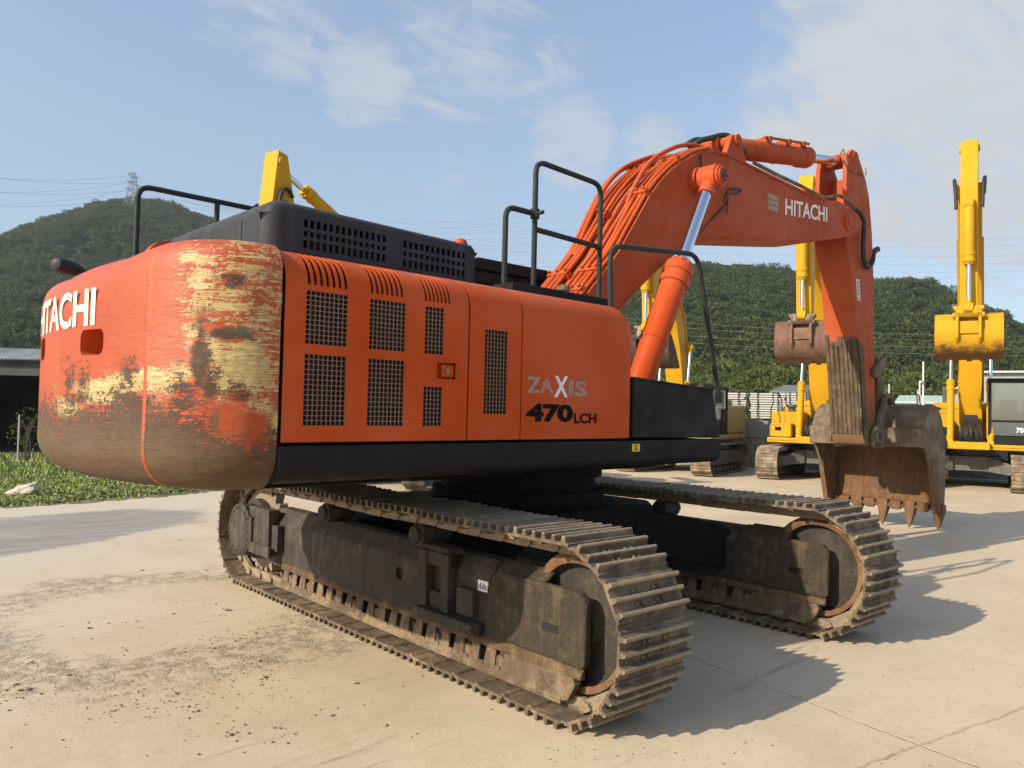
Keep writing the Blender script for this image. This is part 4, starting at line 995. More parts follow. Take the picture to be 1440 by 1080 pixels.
# link and bucket ram on the arm's outer face
link_ = MB()
for sg in (-1, 1):
    y0, y1 = sorted((sg*.255, sg*.31)); link_.prism([(7.45, 2.50), (7.55, 2.44), (7.95, 2.62), (7.96, 2.74), (7.86, 2.78), (7.5, 2.60)], y0, y1, 'y')
for sg in (-1, 1):
    y0, y1 = sorted((sg*.12, sg*.22)); link_.prism([(7.84, 2.78), (7.80, 2.68), (7.88, 2.02), (7.98, 1.98), (8.06, 2.06), (7.98, 2.74), (7.92, 2.80)], y0, y1, 'y')
link_.build('bucket_link', M['bucket'], EX, .015)
cylinder((7.72, 0, 4.55), (7.90, 0, 2.72), .12, .055, .52, M['orange_boom'], EX, 'bucket_cylinder', True)
# ------------------------------------------------------------------ yellow excavators standing in a row
YEL_BODY = paint('yellow_paint', (.52, .29, .014), .42, dust=(.30, .19, .09), amt=.9, sun=0, rust=.45)
YEL_B = paint('yellow_boom_paint', (.56, .30, .012), .42, dust=(.34, .20, .07), amt=.75, sun=0, rust=.35)
YRUST = steel('yellow_bucket_wear', (.17, .075, .045), (.26, .11, .05), (.30, .20, .1), .4, .35, .7, per=False)
GREYM = flat('grey_machine_steel', (.11, .10, .085), .7, .1, .3, 5, .004)
TRKF = steel('far_track_steel', (.19, .145, .095), (.33, .17, .07), (.44, .34, .22), .35, .6, .75, per=False)
YB_DIRTY = paint('dirty_yellow_paint', (.50, .28, .014), .6, dust=(.24, .13, .05), amt=1.3, sun=0, rust=.8, low=(3.45, 3.72), lowcol=(.13, .058, .032))
HD = R(195)
def yellow(base, label, boom_end, tip, bend=1., mb_mat=YRUST, arm_tail=1.0, two_tone=False, number=None, tone=1.0, curl=0., BW=.67, bs=.8, kc=.45, back=.26, front=.42, mnt=None, body=None, cab_h=2.86):
    YEL_ = body or YEL_BODY
    root = empty('excavator', base, HD)
    tag(root, label, 'excavator', 'yellow excavators parked in a row with raised booms')
    # crawler
    for sg in (-1, 1):
        m = MB(); r_ = .45; tc = 1.62; per = 4*tc+2*math.pi*r_; n = 46
        for k in range(n):
            s = per*k/n
            if s < 2*tc: x, z, a = tc-s, .47+r_, math.pi/2
            elif s < 2*tc+math.pi*r_: a = math.pi/2+(s-2*tc)/r_; x, z = -tc+r_*math.cos(a), .47+r_*math.sin(a)
            elif s < 4*tc+math.pi*r_: x, z, a = -tc+(s-2*tc-math.pi*r_), .47-r_, -math.pi/2
            else: a = -math.pi/2+(s-4*tc-math.pi*r_)/r_; x, z = tc+r_*math.cos(a), .47+r_*math.sin(a)
            Mx = Matrix.Translation((x, sg*1.2, z)) @ Matrix.Rotation(math.pi/2-a, 4, 'Y'); L_ = per/n*.48
            m.prism([(-L_, -.02), (L_, -.02), (L_, .0), (.03, .003), (.02, .03), (-.02, .03), (-.03, .003), (-L_, 0)], -.30, .30, 'y', Mx)
        tr = m.build('track', TRKF, root)
        m = MB(); m.prism([(-1.5, .30), (1.45, .30), (1.45, .62), (1.2, .72), (-1.2, .72), (-1.5, .62)], sg*1.2-.17, sg*1.2+.17, 'y'); m.lathe([(-.09, .38), (.09, .38)], (tc, sg*1.2, .47), (0, 1, 0), 24).lathe([(-.19, .28), (.19, .28)], (-tc, sg*1.2, .47), (0, 1, 0), 24)
        for q in range(7): m.lathe([(-.14, .09), (.14, .09)], (-1.2+q*.4, sg*1.2, .15), (0, 1, 0), 12)
        m.build('track_frame', GREYM, tr, .02)
    m = MB(); m.box(-.7, .7, -.7, .7, .45, .85)
    for sx in (-1, 1):
        for sg in (-1, 1): m.add([(sx*.3, sg*.4, .85), (sx*.8, sg*.4, .85), (sx*1.15, sg*1.1, .62), (sx*.6, sg*1.1, .62), (sx*.3, sg*.4, .45), (sx*.8, sg*.4, .45), (sx*1.15, sg*1.1, .36), (sx*.6, sg*1.1, .36)], [(0, 1, 2, 3), (7, 6, 5, 4), (0, 4, 5, 1), (1, 5, 6, 2), (2, 6, 7, 3), (3, 7, 4, 0)])
    m.lathe([(.85, .58), (1.05, .58)], (0, 0, 0), (0, 0, 1), 28)
    m.build('car_body', GREYM, root, .02)
    m = MB(); m.box(-2.4, 1.45, -1.33, 1.33, 1.05, 1.20); m.box(-.2, 1.62, -.45, .45, 1.05, 1.25); m.build('deck', YEL_, root, .03)
    m = MB(); m.box(-.25, 1.0, -1.33, -.52, 1.205, 1.95); m.box(1.01, 1.38, -1.28, -.66, 1.205, 1.62); m.build('tank', YEL_, root, .05)
    m = MB(); m.lathe([(0, .10), (.12, .10), (.13, .17), (.2, .18), (.22, .1), (.23, .0001)], (.2, -.9, 1.955), (0, 0, 1), 16); m.box(.5, .62, -1.2, -1.08, 1.955, 2.1); m.build('air_cleaner', GREYM, root, .01)
    m = MB(); m.box(1.383, 1.387, -1.12, -.95, 1.40, 1.50); m.build('nameplate', M['black'], root)
    m = MB(); m.box(-2.3, -.30, -1.32, 1.30, 1.205, 2.12); m.box(-2.0, -.7, -1.0, 1.0, 2.1, 2.32); m.build('engine_hood', YEL_, root, .08)
    m = MB(); m.prism([(-2.32, -1.35), (-2.32, 1.35), (-2.75, 1.2), (-2.98, .7), (-3.02, 0), (-2.98, -.7), (-2.75, -1.2)], 1.08, 2.15, 'z'); m.build('counterweight', YEL_, root, .07)
    m = MB(); m.lathe([(0, .06), (.5, .06)], (-1.3, -.7, 2.3), (0, 0, 1), 12); m.build('exhaust_pipe', GREYM, root)
    # cab
    m = MB(); y0, y1, x0, x1 = .40, 1.33, -.25, 1.40
    for (x, y) in ((x0, y0), (x0, y1-.08), (x1-.08, y0), (x1-.08, y1-.08)): m.box(x, x+.08, y, y+.08, 1.2, cab_h)
    m.box(x0+.01, x1-.01, y0+.01, y1-.01, 1.205, 1.42); m.box(x0-.02, x1+.03, y0-.02, y1+.02, cab_h-.04, cab_h+.06); m.box(x1-.03, x1+.005, y0+.08, y1-.08, 1.78, 1.84); m.box(x0+.003, .35, y0+.003, y1-.003, 1.42, 2.0)
    cb = m.build('cab', M['charcoal'], root, .025)
    m = MB(); m.box(x1-.04, x1-.034, y0+.03, y1-.03, 1.44, cab_h-.06); m.build('windscreen', M['glass'], cb)
    for yy in (y0+.03, y1-.036): m = MB(); m.box(x0+.08, x1-.06, yy, yy+.006, 1.44, cab_h-.06); m.build('window_glass', M['glass'], cb)
    m = MB(); m.box(x0+.03, x0+.036, y0+.03, y1-.03, 1.95, cab_h-.06); m.build('window_glass', M['glass'], cb)
    m = MB(); m.box(.15, .65, y0+.24, y1-.24, 1.42, 1.72); m.box(.10, .28, y0+.26, y1-.26, 1.72, 2.38); m.build('seat', M['rubber'], cb, .05)
    if number:
        lettering(number, .16, .13, lambda u, v: (x1+.008, y0+.62+u, 1.52+v), M['white_print'], cb, .03)
    # boom: banana box girder from foot to nose
    F_ = Vector((.35, 0, 1.55)); N_ = Vector((boom_end[0], 0, boom_end[1])); ch = N_-F_; Lb = ch.length; t = ch.normalized(); n_ = Vector((-t.z, 0, t.x))
    if n_.x > 0: n_ = -n_
    cen = [F_+t*(Lb*u)+n_*(h) for u, h in ((0, 0), (.12, .10*bend), (.25, .34*bend), (.38, .54*bend), (.5, .58*bend), (.62, .50*bend), (.8, .26*bend), (1, 0))]
    th_ = [.17, .25, .33, .40, .42, .37, .27, .19]
    up_, dn_ = [], []
    for i, p in enumerate(cen):
        tt = (cen[min(i+1, 7)]-cen[max(i-1, 0)]).normalized(); q = Vector((-tt.z, 0, tt.x)); up_.append(p+q*th_[i]); dn_.append(p-q*th_[i])
    ring = up_+[N_+t*.2]+dn_[::-1]+[F_-t*.2]
    bo = MB().prism([(p.x, p.z) for p in ring], -.27, .27, 'y').build('boom', YEL_B, root, .02)
    for sg in (-1, 1):
        c_ = (Vector((1.35, sg*.46, 1.22)), cen[3]+Vector((0, sg*.46, 0)))
        cylinder(c_[0], c_[1], .095, .045, .60, YEL_B, root, 'boom_cylinder', True, ())
    m = MB(); rr3 = random.Random(int(base[0]*10)); m.box(1.0, 1.42, -.24, .24, 1.25, 1.50)
    for q in range(9):
        y_ = -.24+.06*q; m.tube(smooth_path([(1.44, y_, 1.27), (1.52+rr3.uniform(0, .06), y_+rr3.uniform(-.04, .04), 1.45), (1.40, y_*.8, 1.62+rr3.uniform(0, .12)), (1.0, y_*.7, 1.75), (.8, y_*.6, 1.95)]), .022, 6)
    m.build('hose_bundle', M['rubber'], root)
    for sg in (-1, 1):                           # hydraulic lines and clamps along the boom
        m = MB()
        for o_ in (.06, .13): m.tube(smooth_path([p+Vector((0, sg*.285, 0))+(u_-p)*(.35+o_*2) for p, u_ in zip(cen[1:-1], up_[1:-1])]), .022, 6)
        m.build('boom_pipe', YEL_B, bo)
    m = MB(); m.lathe([(-.34, .11), (.34, .11)], N_, (0, 1, 0), 18).build('pivot_pin', GREYM, bo, .01)
    m = MB(); lp = cen[4]+Vector((.42, -.36, .05)); m.box(lp.x-.05, lp.x+.07, lp.y-.07, lp.y+.07, lp.z-.07, lp.z+.07); m.build('work_light', GREYM, bo, .02)
    m = MB()
    for pth in ([(1.36, -1.24, 1.2), (1.36, -1.24, 2.05), (1.0, -1.26, 2.2), (1.0, -1.28, 2.5), (.2, -1.28, 2.5), (-.2, -1.28, 2.3), (-.2, -1.28, 1.9)],): m.tube(fillet(pth, .1), .018, 7)
    m.build('handrail', M['rail'], root)
    m = MB(); m.tube([(1.30, 1.33, 2.0), (1.38, 1.55, 2.25)], .014, 6); m.box(1.36, 1.41, 1.42, 1.62, 2.15, 2.5); m.build('mirror', M['rail'], cb)
    m = MB()
    for (xa, za, zb) in ((1.0025, 1.25, 1.92),): m.box(xa, xa+.004, -.93, -.925, za, zb)
    m.box(1.382, 1.386, -1.26, -.68, 1.555, 1.562); m.box(1.452, 1.456, -1.30, 1.30, 1.118, 1.124); m.build('panel_seam', M['black'], root)
    # arm
    T_ = Vector((tip[0], 0, tip[1])); d_ = (T_-N_).normalized(); e = Vector((-d_.z, 0, d_.x))
    if e.x < 0: e = -e
    tl = N_-d_*arm_tail
    pts = [tl-e*.14-d_*.08, tl+e*.10-d_*.12, N_-d_*.3+e*front, N_+d_*.1+e*(front+.04), T_+e*.16, T_+d_*.14, T_-e*.16, N_+d_*.35-e*back, N_-e*back]
    ar = MB().prism([(p.x, p.z) for p in pts], -.19, .19, 'y').build('arm', YEL_B, root, .02)
    m = MB(); m.tube(smooth_path([N_+Vector((0, -.31, 0))-e*.3, N_+Vector((0, -.33, .32))-e*.05, N_+Vector((0, -.3, .1))+e*.24, N_+Vector((0, -.28, -.5))+e*.3]), .04, 8)
    m.tube(smooth_path([N_+Vector((0, .31, 0))-e*.3, N_+Vector((0, .33, .32))-e*.05, N_+Vector((0, .3, .1))+e*.24, N_+Vector((0, .28, -.5))+e*.3]), .04, 8)
    m.build('arm_hose', M['rubber'], ar, 0, 60)
    if mnt:
        m = MB()
        for sg in (-1, 1): m.tube(smooth_path([N_+Vector((0, sg*.22, 0))+d_*.1+e*.05, N_+Vector((0, sg*.24, 0))-d_*.45+e*.02, N_+Vector((0, sg*.24, 0))-d_*.62-e*.14, N_+Vector((0, sg*.22, 0))-d_*.50-e*.30]), .035, 8)
        m.build('side_hose', M['rubber'], ar, 0, 60)
    m = MB(); m.lathe([(-.225, .085), (.225, .085)], tl+d_*.08, (0, 1, 0), 18).build('tail_pin', YEL_B, ar, .008)
    cylinder(cen[5]+n_*mnt if mnt else cen[4]+n_*.62+t*.1, tl+d_*.10, .12, .055, .74 if mnt else .60, YEL_B, root, 'arm_cylinder', True, ())
    b0, b1 = N_+d_*kc+e*.50, T_-d_*.38+e*.40
    cylinder(b0, b1, .125, .05, .58, YEL_B, root, 'bucket_cylinder', True, ())
    m = MB(); m.box(-.16, .1, -.12, .12, -.12, .12, Matrix.Translation(b0-e*.06)); m.build('cylinder_bracket', YEL_B, ar, .02)
    # bucket curled under the arm: back towards the front
    Rm = Matrix.Rotation(curl, 4, 'Y') @ Matrix.Scale(bs, 4)
    prof = [(-.05, -.02), (.22, .34), (.42, .22), (.53, .02), (.60, -.30), (.52, -.62), (.28, -.86), (-.05, -.98), (-.5, -1.02)]
    bp = smooth_path([Vector((x, 0, z)) for x, z in prof], 3)
    ou = [T_+Rm @ p for p in bp]; inn = []; YBK = YB_DIRTY
    for i, p in enumerate(bp):
        a = (bp[min(i+1, len(bp)-1)]-bp[max(i-1, 0)]).normalized(); inn.append(T_+Rm @ (p+Vector((a.z, 0, -a.x))*.03))
    k0 = len(bp)
    bu = strip(ou[:k0], inn[:k0], -BW, BW).build('bucket', YBK if two_tone else mb_mat, root, 0, 40)
    for sg in (-1, 1):
        y0_, y1_ = sorted((sg*(BW-.01), sg*(BW+.025))); MB().prism([(p.x, p.z) for p in ou[2:]+[T_+Rm @ Vector((-.42, 0, -.9)), T_+Rm @ Vector((-.18, 0, -.3))]], y0_, y1_, 'y').build('side_plate', YBK if two_tone else mb_mat, bu, .008)
    for y in (-.56, -.28, 0, .28, .56):
        q = T_+Rm @ Vector((-.5, 0, -1.02)); m = MB(); m.add([(q.x, y-.06, q.z-.04), (q.x, y+.06, q.z-.04), (q.x, y+.06, q.z+.05), (q.x, y-.06, q.z+.05), (q.x-.26, y-.02, q.z), (q.x-.26, y+.02, q.z), (q.x-.26, y+.02, q.z+.02), (q.x-.26, y-.02, q.z+.02)], [(0, 1, 2, 3), (7, 6, 5, 4), (0, 4, 5, 1), (1, 5, 6, 2), (2, 6, 7, 3), (3, 7, 4, 0)]); m.build('tooth', TRKF, bu)
    m = MB()
    for sg in (-1, 1): m.prism([(p.x, p.z) for p in (T_-e*.1-d_*.1, T_+Rm @ Vector((.40, 0, .50)), T_+Rm @ Vector((.58, 0, .44)), T_+Rm @ Vector((.76, 0, .02)), T_+Rm @ Vector((.72, 0, -.42)), T_+Rm @ Vector((.52, 0, -.62)), T_+Rm @ Vector((-.06, 0, -.16)))], sg*.24-.035, sg*.24+.035, 'y')
    pq = T_+Rm @ Vector((.60, 0, .26)); m.lathe([(-.34, .07), (.34, .07)], pq, (0, 1, 0), 14); pq = T_+Rm @ Vector((.62, 0, -.10)); m.box(pq.x-.05, pq.x+.03, -.22, .22, pq.z-.16, pq.z+.14)
    m.build('hinge_ear', YBK if two_tone else mb_mat, bu, .015)
    m = MB()
    for sg in (-1, 1): m.prism([(T_.x+bs*x, T_.z+bs*z) for x, z in ((.40, .24), (.58, .02), (.68, .0), (.66, .10), (.52, .34), (.44, .36))], sg*(BW*.72)-BW*.24, sg*(BW*.72)+BW*.24, 'y') if False else None
    m.box(T_.x+.30*bs, T_.x+.48*bs, -BW, BW, T_.z+.10*bs, T_.z+.24*bs)
    m.build('top_beam', YBK if two_tone else mb_mat, bu, .02)
    m = MB(); g0 = b1; g1 = T_+Rm @ Vector((.60, 0, .26))
    ax_ = (g1-g0); 
    for sg in (-1, 1): m.tube([g0+Vector((0, sg*.15, 0)), g1+Vector((0, sg*.15, 0))], .075, 8)
    for sg in (-1, 1): m.tube([g0+Vector((0, sg*.23, 0)), T_-d_*.42+Vector((0, sg*.23, 0))], .06, 8)
    m.lathe([(-.32, .06), (.32, .06)], g0, (0, 1, 0), 14).lathe([(-.28, .07), (.28, .07)], g1, (0, 1, 0), 14)
    m.build('bucket_link', YEL_B if two_tone else TRKF, root, 0, 40)
    return root
yellow((17.71, 5.17, 0), 'yellow excavator with rusty brown bucket hanging above its plain hood, partly behind the orange arm', (2.95, 7.15), (3.02, 4.06), mb_mat=steel('brown_bucket', (.20, .10, .065), (.30, .13, .06), (.30, .21, .12), .4, .4, .7, per=False))
yellow((19.16, 1.67, 0), 'yellow excavator with yellow bucket worn brown below, its glazed cab in view', (2.95, 7.50), (3.02, 4.14), two_tone=True, number='70', BW=.70, arm_tail=1.15)
yellow((16.13, 9.03, 0), 'yellow excavator mostly hidden behind the orange boom cylinder, dark brown bucket', (2.95, 7.05), (3.02, 3.85), mb_mat=steel('dark_bucket', (.075, .042, .03), (.14, .06, .035), (.16, .1, .06), .4, .3, .75, per=False), curl=.25, body=paint('faded_yellow_paint', (.40, .31, .12), .5, dust=(.30, .25, .16), amt=.6, sun=0, rust=.2), cab_h=2.62)
hdv = Vector((math.cos(HD), math.sin(HD), 0))
q = dep(384, 222, 15.0); 
yellow((q.x-hdv.x*5.0, q.y-hdv.y*5.0, 0), 'yellow excavator hidden but for its raised arm top above the black engine hood', (5.0, q.z-1.2), (5.15, q.z-4.2), two_tone=True, arm_tail=1.2, kc=.9, bend=1.9, back=.50, front=.16, mnt=.80)

# ------------------------------------------------------------------ yard ground
S1 = Vector((-2.27, 9.84)); 
def ground_mat():
    ja, jb = at(1123, 982, 'z', 0), at(1300, 1050, 'z', 0); jn = Vector((-(jb.y-ja.y), jb.x-ja.x)).normalized(); jo = ja.x*jn.x+ja.y*jn.y; a0 = math.atan2(jn.x, jn.y)
    JN = ((a0, jo, .011), (a0, jo+6, .012), (a0, jo+12, .012), (a0+math.pi/2, -2.5+6.2, .012), (a0+math.pi/2, 10.5, .014))
    m = Mat('yard_concrete'); xyz = m.sep(); P_ = m.obj
    big = m.noise(.16, 6, .6); med = m.noise(.9, 7, .68, None, .6); fine = m.noise(9, 6, .75); grit = m.noise(70, 4, .8); sp = m.noise(26, 3, .6)
    c = m.mix(m.step(med, .30, .72), (.44, .352, .235), (.53, .435, .302))
    c = m.mix(m.ma('MULTIPLY', m.step(big, .40, .66), .55), c, (.60, .505, .365))
    # greyer, cleaner cement on the far left; sandy near the machine
    lx = m.step(m.ma('ADD', m.ma('SUBTRACT', m.ma('MULTIPLY', xyz[1], .8), xyz[0]), m.ma('MULTIPLY', m.ma('SUBTRACT', med, .5), 5)), 1.5, 8.5)
    c = m.mix(m.ma('MULTIPLY', lx, .75), c, (.50, .455, .38))
    c = m.mix(m.ma('MULTIPLY', m.step(fine, .50, .75), .42), c, (.30, .225, .15))
    # scraped and dragged marks, roughly along the machine's travel
    for rot, sc_, lo, amt in ((-.35, (.5, 7, 1), .55, .55), (.62, (.45, 9, 1), .57, .55), (-.95, (.35, 10, 1), .57, .5)):
        q = m.noise(1.4, 7, .74, m.map(sc_, (0, 0, rot)))
        c = m.mix(m.ma('MULTIPLY', m.step(q, lo, lo+.12), m.ma('MULTIPLY', m.step(m.noise(.35, 3, .5, m.map((1, 1, 1), loc=(rot*9, 3, 0))), .42, .62), amt)), c, (.235, .185, .135))
        c = m.mix(m.ma('MULTIPLY', m.step(q, .36, .28), amt*.9), c, (.60, .53, .43))
    # churned mud left by a turning track, at left of the crawler
    cx = m.ma('ADD', xyz[0], 2.6); cy = m.ma('SUBTRACT', xyz[1], 1.6)
    rr = m.ma('SQRT', m.ma('ADD', m.ma('MULTIPLY', cx, cx), m.ma('MULTIPLY', cy, cy)))
    ring = m.step(m.ma('ABSOLUTE', m.ma('SUBTRACT', m.ma('ADD', rr, m.ma('MULTIPLY', m.ma('SUBTRACT', med, .5), 2.2)), 1.5)), .55, .1)
    mudm = m.ma('MULTIPLY', ring, m.step(m.noise(7, 6, .8), .44, .62))
    c = m.mix(m.ma('MULTIPLY', mudm, .75), c, (.25, .19, .135))
    # cast shadow painted into the concrete colour as a dark patch near the verge
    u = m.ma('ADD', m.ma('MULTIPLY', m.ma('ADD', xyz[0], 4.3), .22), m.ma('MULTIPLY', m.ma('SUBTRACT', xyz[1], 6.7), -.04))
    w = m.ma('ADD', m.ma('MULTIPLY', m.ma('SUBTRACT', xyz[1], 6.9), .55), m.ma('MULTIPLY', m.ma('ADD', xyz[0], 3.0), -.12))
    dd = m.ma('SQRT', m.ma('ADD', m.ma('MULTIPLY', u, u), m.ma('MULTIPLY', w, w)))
    shadow_patch = m.step(m.ma('ADD', dd, m.ma('MULTIPLY', m.ma('SUBTRACT', med, .5), .42)), 1.02, .88)
    c = m.mix(m.ma('MULTIPLY', shadow_patch, m.step(fine, .2, .7, .95, .72)), c, m.mix(m.step(m.noise(1.1, 6, .7, m.map((.6, 4, 1), (0, 0, .5))), .4, .62), (.15, .146, .138), (.26, .255, .24)))
    # fine dirt and pale grit
    c = m.mix(m.ma('MULTIPLY', m.step(grit, .54, .70), .6), c, (.25, .19, .125)); c = m.mix(m.ma('MULTIPLY', m.step(m.noise(130, 3, .8), .52, .66), .45), c, (.70, .60, .45))
    c = m.mix(m.ma('MULTIPLY', m.step(sp, .66, .74), .45), c, (.66, .60, .50)); g2 = m.noise(42, 5, .85); c = m.mix(m.ma('MULTIPLY', m.ma('MULTIPLY', m.step(g2, .52, .66), lx), m.step(med, .38, .6, .15, .75)), c, (.30, .25, .19)); c = m.mix(m.ma('MULTIPLY', m.ma('MULTIPLY', m.step(g2, .46, .36), lx), .5), c, (.66, .60, .51))
    # slab joints and cracks
    j = None
    for (ang, off, wdt) in JN:
        t_ = m.ma('ADD', m.ma('MULTIPLY', xyz[0], math.sin(ang)), m.ma('MULTIPLY', xyz[1], math.cos(ang)))
        t_ = m.ma('ADD', t_, m.ma('MULTIPLY', m.ma('SUBTRACT', m.noise(2.5, 5, .7), .5), .10))
        q = m.step(m.ma('ABSOLUTE', m.ma('SUBTRACT', t_, off)), wdt, wdt*.3)
        j = q if j is None else m.ma('MAXIMUM', j, q)
    ck = m.step(m.vor(.22, 'DISTANCE_TO_EDGE', m.map((1, 1, 1), vec=None)), .006, .002)
    c = m.mix(m.ma('MULTIPLY', j, m.step(fine, .35, .62, .05, .6)), c, (.24, .18, .12))
    m.set('Base Color', c); m.set('Roughness', m.step(shadow_patch, 0, 1, .88, .55)); m.set('Specular IOR Level', .25)
    h = m.ma('ADD', m.ma('MULTIPLY', fine, .5), m.ma('ADD', m.ma('MULTIPLY', grit, .35), m.ma('ADD', m.ma('MULTIPLY', mudm, 1.2), m.ma('MULTIPLY', j, -.8))))
    m.bump(h, .009, .8)
    return m.m
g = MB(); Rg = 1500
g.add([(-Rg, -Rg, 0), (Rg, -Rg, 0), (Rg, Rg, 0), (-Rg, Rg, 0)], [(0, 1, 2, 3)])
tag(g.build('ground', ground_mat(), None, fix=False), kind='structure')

# verge: earth sheet under the grass, beyond the concrete edge
edge = [(-14, 9.0), (-6, 9.7), (-2.27, 9.84), (-.62, 9.96), (.6, 10.2), (1.9, 10.62), (2.6, 11.2), (6, 12.6), (11, 16.0)]
far_e = [(11, 60), (-30, 60), (-30, 9)]
v = MB(); ed = []
random.seed(11)
for a, b_ in zip(edge, edge[1:]):
    for k in range(12):
        u = k/12; ed.append((a[0]+(b_[0]-a[0])*u+random.uniform(-.05, .05), a[1]+(b_[1]-a[1])*u+random.uniform(-.14, .14)))
poly = ed+far_e
v.add([(x, y, .004) for x, y in poly], [tuple(range(len(poly)))])
m = Mat('verge_earth'); n1 = m.noise(1.2, 6, .7); n2 = m.noise(14, 5, .75)
m.set('Base Color', m.mix(m.step(n1, .35, .65), (.16, .13, .085), m.mix(n2, (.09, .12, .035), (.30, .25, .17)))); m.set('Roughness', .95); m.bump(n2, .03)
tag(v.build('verge', m.m, None, fix=False), kind='structure')
def edge_y(x):
    for a, b_ in zip(edge, edge[1:]):
        if a[0] <= x <= b_[0]: return a[1]+(b_[1]-a[1])*(x-a[0])/(b_[0]-a[0])
    return 99
lf = Mat('grass_blade'); lr = lf.noise(.9, 4, .6); l2 = lf.noise(11, 3, .7)
lf.set('Base Color', lf.mix(lf.step(lr, .3, .7), lf.mix(l2, (.11, .20, .022), (.17, .27, .035)), lf.mix(l2, (.17, .23, .04), (.34, .30, .12)))); lf.set('Roughness', .6)
lf.set('Subsurface Weight', 0.0)
rs = np.random.RandomState(5); vs, fs = [], []
cnt = 0
while cnt < 30000:
    x = rs.uniform(-7, 10); y = rs.uniform(9.3, 24); ey = edge_y(x)
    if y < ey+rs.exponential(.15)-.1 or (y > 20.5 and rs.rand() < .6): continue
    den = mnoise.noise(Vector((x*.8, y*.8, 1))) 
    near = min(1, max(0, (y-ey)/.9))
    if den < -.18+.5*(1-near)*rs.rand() and rs.rand() < .8: continue
    h = (.03+.06*near)*(1+.6*den)*rs.uniform(.5, 1.5)
    a = rs.uniform(0, 6.283); w = rs.uniform(.009, .022); tx, ty = rs.normal(0, .35, 2)*h
    p = Vector((x, y, .003)); s_ = Vector((math.cos(a)*w, math.sin(a)*w, 0)); n0 = len(vs)
    vs += [p-s_, p+s_, p+Vector((tx*.4, ty*.4, h*.6))+s_*.8, p+Vector((tx*.4, ty*.4, h*.6))-s_*.8, p+Vector((tx, ty, h))]
    fs += [(n0, n0+1, n0+2, n0+3), (n0+3, n0+2, n0+4)]; cnt += 1
tag(MB().add(vs, fs).build('grass', lf.m, None, fix=False), kind='stuff')
# leafy weeds in the verge
vs, fs = [], []
for c_ in range(1300):
    x = rs.uniform(-6, 9); ey = edge_y(x); y = ey+.3+abs(rs.normal(0, 2.6)); 
    hh = rs.uniform(.04, .15); n_l = rs.randint(14, 34)
    for k in range(n_l):
        q = Vector((x, y, 0))+Vector((rs.normal(0, .13), rs.normal(0, .13), rs.uniform(.02, hh))); a = rs.uniform(0, 6.28); L_ = rs.uniform(.03, .07)
        u_ = Vector((math.cos(a), math.sin(a), rs.uniform(-.2, .7))).normalized()*L_; w_ = Vector((-math.sin(a), math.cos(a), rs.uniform(-.4, .4))).normalized()*L_*.5
        n0 = len(vs); vs += [q-w_*.2, q+u_*.5+w_, q+u_, q+u_*.5-w_]; fs += [(n0, n0+1, n0+2, n0+3)]
tag(MB().add(vs, fs).build('weeds', lf.m, None, fix=False), kind='stuff')
# clods and crumbs on the concrete
def rock(mb, c, r_, n=1.):
    b_ = len(mb.v); import bmesh as _b
    bm_ = _b.new(); _b.ops.create_icosphere(bm_, subdivisions=1, radius=1)
    o_ = rs.uniform(0, 50)
    vs_ = []
    for q in bm_.verts:
        k = 1+.45*mnoise.noise(q.co*1.3+Vector((o_, o_, 0)))
        vs_.append((c[0]+q.co.x*r_*k*1.1, c[1]+q.co.y*r_*k, max(.001, c[2]+q.co.z*r_*k*.62)))
    fs_ = [tuple(x.index for x in f.verts) for f in bm_.faces]; bm_.free(); mb.add(vs_, fs_)
cl = MB()
for i in range(0): pass
for px_, py_, r_, k in ((130, 883, .026, 6), (320, 860, .03, 9), (200, 803, .022, 5), (290, 803, .02, 5), (40, 933, .02, 4), (35, 972, .035, 9), (330, 1028, .035, 8), (320, 1037, .02, 8), (360, 930, .02, 26), (340, 900, .018, 22), (160, 1000, .02, 22), (250, 975, .018, 26), (365, 955, .022, 22), (240, 865, .015, 10), (180, 915, .015, 10), (390, 1024, .016, 8), (410, 1030, .016, 6), (540, 1020, .014, 4), (280, 1000, .014, 20)):
    p = at(px_, py_, 'z', 0.)
    for i in range(k):
        q = (p.x+rs.normal(0, .02 if i < 2 else .17), p.y+rs.normal(0, .02 if i < 2 else .17)); rock(cl, (q[0], q[1], .004), r_*rs.uniform(.15, .8 if i < 2 else .32))
for px_, py_, sx, sy, k in ((330, 905, 60, 14, 420), (370, 950, 40, 16, 420), (250, 985, 90, 12, 420), (140, 1000, 90, 12, 260), (200, 880, 90, 30, 220), (80, 960, 70, 10, 180), (300, 800, 90, 26, 160), (430, 1000, 120, 30, 160), (240, 760, 60, 12, 140)):
    for i in range(int(k*.13)):
        p = at(px_+rs.normal(0, sx), min(1100, max(715, py_+rs.normal(0, sy))), 'z', 0.); rock(cl, (p.x, p.y, .001), rs.uniform(.0025, .008)*(1+1.2*(rs.rand() < .04)))
for i in range(40):
    p = at(rs.uniform(0, 620), rs.uniform(770, 1079), 'z', 0.); rock(cl, (p.x, p.y, .002), rs.uniform(.003, .010))
for i in range(160):
    p = at(rs.uniform(760, 1439), rs.uniform(900, 1079), 'z', 0.); rock(cl, (p.x, p.y, .002), rs.uniform(.002, .006))
tag(cl.build('dirt_clods', steel('clod_earth', (.26, .20, .14), (.30, .21, .13), (.36, .29, .2), .2, .5, .95, per=False), None), kind='stuff')
